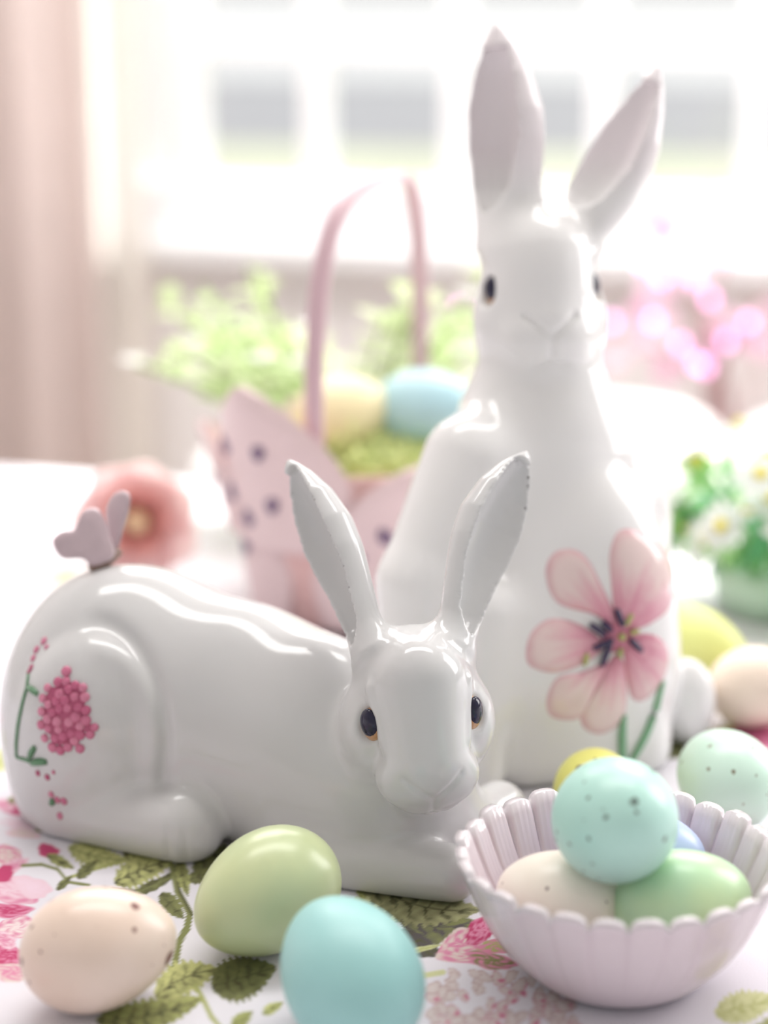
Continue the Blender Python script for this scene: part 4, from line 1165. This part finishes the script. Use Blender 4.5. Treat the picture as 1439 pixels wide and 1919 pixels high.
# daisies at the right edge
M_dleaf = [mat_plain('daisy_leaf', lin(*c), .5, .15, 60, 0, .6) for c in ((150, 210, 140), (176, 222, 150), (128, 200, 148))]
M_dpet = mat_plain('daisy_petal', (.88, .89, .88), .5, .03, 60, 0, .45)
M_dcen = mat_plain('daisy_centre', lin(250, 236, 60), .4, .1, 200, 0, .3)
M_gold = mat_plain('yellow_bud', lin(250, 240, 90), .35, .1, 200, 0, .4)
dz_c = np.array([.232, 1.125, 0.0])
dz = empty('daisy_bunch', dz_c)
v, f = lathe([(.0005, .001), (.034, .001), (.040, .030), (.037, .030), (.0005, .026)], 32, dz_c); child(mesh_obj('pot', v, f, mat_plain('pale_green_pot_glaze', lin(196, 224, 200), .3, .1, 60)), dz)
for k in range(64):
    an = rng.uniform(0, 6.28); sp_ = math.sqrt(rng.uniform(0, 1)) * 1.7; d = np.array([math.cos(an) * sp_, math.sin(an) * sp_, 1.0]); d /= np.linalg.norm(d)
    L = rng.uniform(.045, .085); b0 = dz_c + np.array([math.cos(an) * .02, math.sin(an) * .02, .026])
    tip = b0 + d * L; tip[2] = max(tip[2], .012)
    mb = MB(); mb.tube([b0, (b0 + tip) / 2 + UP * .006, tip], [.0011] * 3, 5); sm = child(mb.build('flower_stem', M_dleaf[k % 3]), dz)
    mb = MB()
    for j in range(5):
        e = rng.normal(0, 1, 3); leaf_geo(mb, b0 + (tip - b0) * rng.uniform(.3, .95), e, rng.uniform(.014, .024), rng.uniform(.004, .007), UP, .3)
    vv = np.array(mb.v); vv[:, 2] = np.maximum(vv[:, 2], .002); mb.v = [tuple(q) for q in vv]
    sub(mb.build('leaves', M_dleaf[(k + 1) % 3]), sm, dz)
    if k % 5 in (0, 3):
        a = np.cross(d, [.3, .5, .2]); a /= np.linalg.norm(a); b = np.cross(d, a); mb = MB()
        for j in range(9):
            th = 2 * math.pi * j / 9; leaf_geo(mb, tip, a * math.cos(th) + b * math.sin(th), .016, .0046, d, .1)
        sub(mb.build('daisy_petals', M_dpet), sm, dz)
        mb = MB(); mb.ball(tip + d * .001, (.0038, .0038, .0038), 10, 6); sub(mb.build('daisy_centre', M_dcen), sm, dz)
    elif k % 5 == 1:
        mb = MB(); mb.ball(tip, .0068, 10, 7); sub(mb.build('bud', M_gold), sm, dz)
tag(dz, 'pot of white daisies and yellow buds at the right edge', 'flowers')

# pink blossom branches and pink fairy lights before the window sill
M_pblos = [mat_plain('pink_blossom', lin(*c), .7, .08, 60, 0, .4) for c in ((246, 212, 230), (244, 196, 222), (248, 222, 234))]
M_branch = mat_plain('branch_bark', lin(190, 150, 150), .8, .2, 60)
br_c = PY(1340, 900, 1.97); br_c[2] = -.75
br = empty('blossom_branches', br_c)
for k in range(9):
    tpx, tpy = [(1210, 560), (1270, 480), (1330, 420), (1390, 450), (1420, 560), (1360, 600), (1290, 620), (1430, 660), (1240, 650)][k]
    tip = PY(tpx, tpy, 1.93 + .012 * k); q = np.array([br_c[0], br_c[1], -.12])
    pts = [br_c + UP * (.63 * t) for t in (0, .5)] + [q + (tip - q) * t + np.array([.02 * math.sin(k + 3 * t), 0, .04 * math.sin(math.pi * t)]) for t in np.linspace(0, 1, 7)]
    mb = MB(); mb.tube(pts, list(np.linspace(.004, .0014, 9)), 6); bo = child(mb.build('branch', M_branch), br)
    for j in range(3):
        c = pts[-1 - (j // 2)] + rng.normal(0, .016, 3) * np.array([1.3, .4, 1.0]); mb = MB()
        dd_ = np.array([rng.normal(0, .4), -1, rng.normal(.3, .3)]); dd_ /= np.linalg.norm(dd_); a = np.cross(dd_, UP); a /= np.linalg.norm(a); b = np.cross(dd_, a)
        for i in range(5):
            th = 2 * math.pi * i / 5; leaf_geo(mb, c, a * math.cos(th) + b * math.sin(th) + dd_ * .4, .015, .008, dd_, .1)
        sub(mb.build('blossom', M_pblos[(k + j) % 3]), bo, br)
tag(br, 'branches of pink blossom standing before the wall at right', 'branches')
M_bulb = mat_emit('pink_fairy_bulb', (1.0, .42, .86), 3.6)
M_bulbw = mat_emit('pale_pink_fairy_bulb', (1.0, .84, .90), 4.0)
M_wire = mat_plain('white_wire', (.8, .78, .78), .5, .05, 60)
lp = [(862, 580, 0), (1000, 520, 0), (1145, 604, 0), (1225, 602, 0), (1275, 645, 0), (1306, 680, 0), (1322, 688, 0), (1360, 640, 0), (1402, 604, 0), (1330, 560, 0), (1300, 520, 0), (1240, 520, 0), (1205, 492, 0), (1262, 480, 0), (1362, 474, 0), (1330, 405, 1), (1300, 400, 1), (1345, 412, 1), (1285, 440, 0)]
L3 = [PY(a, b, 1.90 + .006 * math.sin(i * 2.1)) for i, (a, b, w) in enumerate(lp)]
fl_ = empty('fairy_lights', L3[0])
mb = MB(); mb.tube([p + np.array([0, .005, 0]) for p in L3], [.0009] * len(L3), 5); child(mb.build('wire', M_wire), fl_)
for p, (a, b, w) in zip(L3, lp):
    mb = MB(); mb.ball(p, (.004, .004, .0052), 12, 8); child(mb.build('bulb', M_bulbw if w else M_bulb), fl_)
tag(fl_, 'string of small pink fairy lights among the blossom before the window', 'lights')
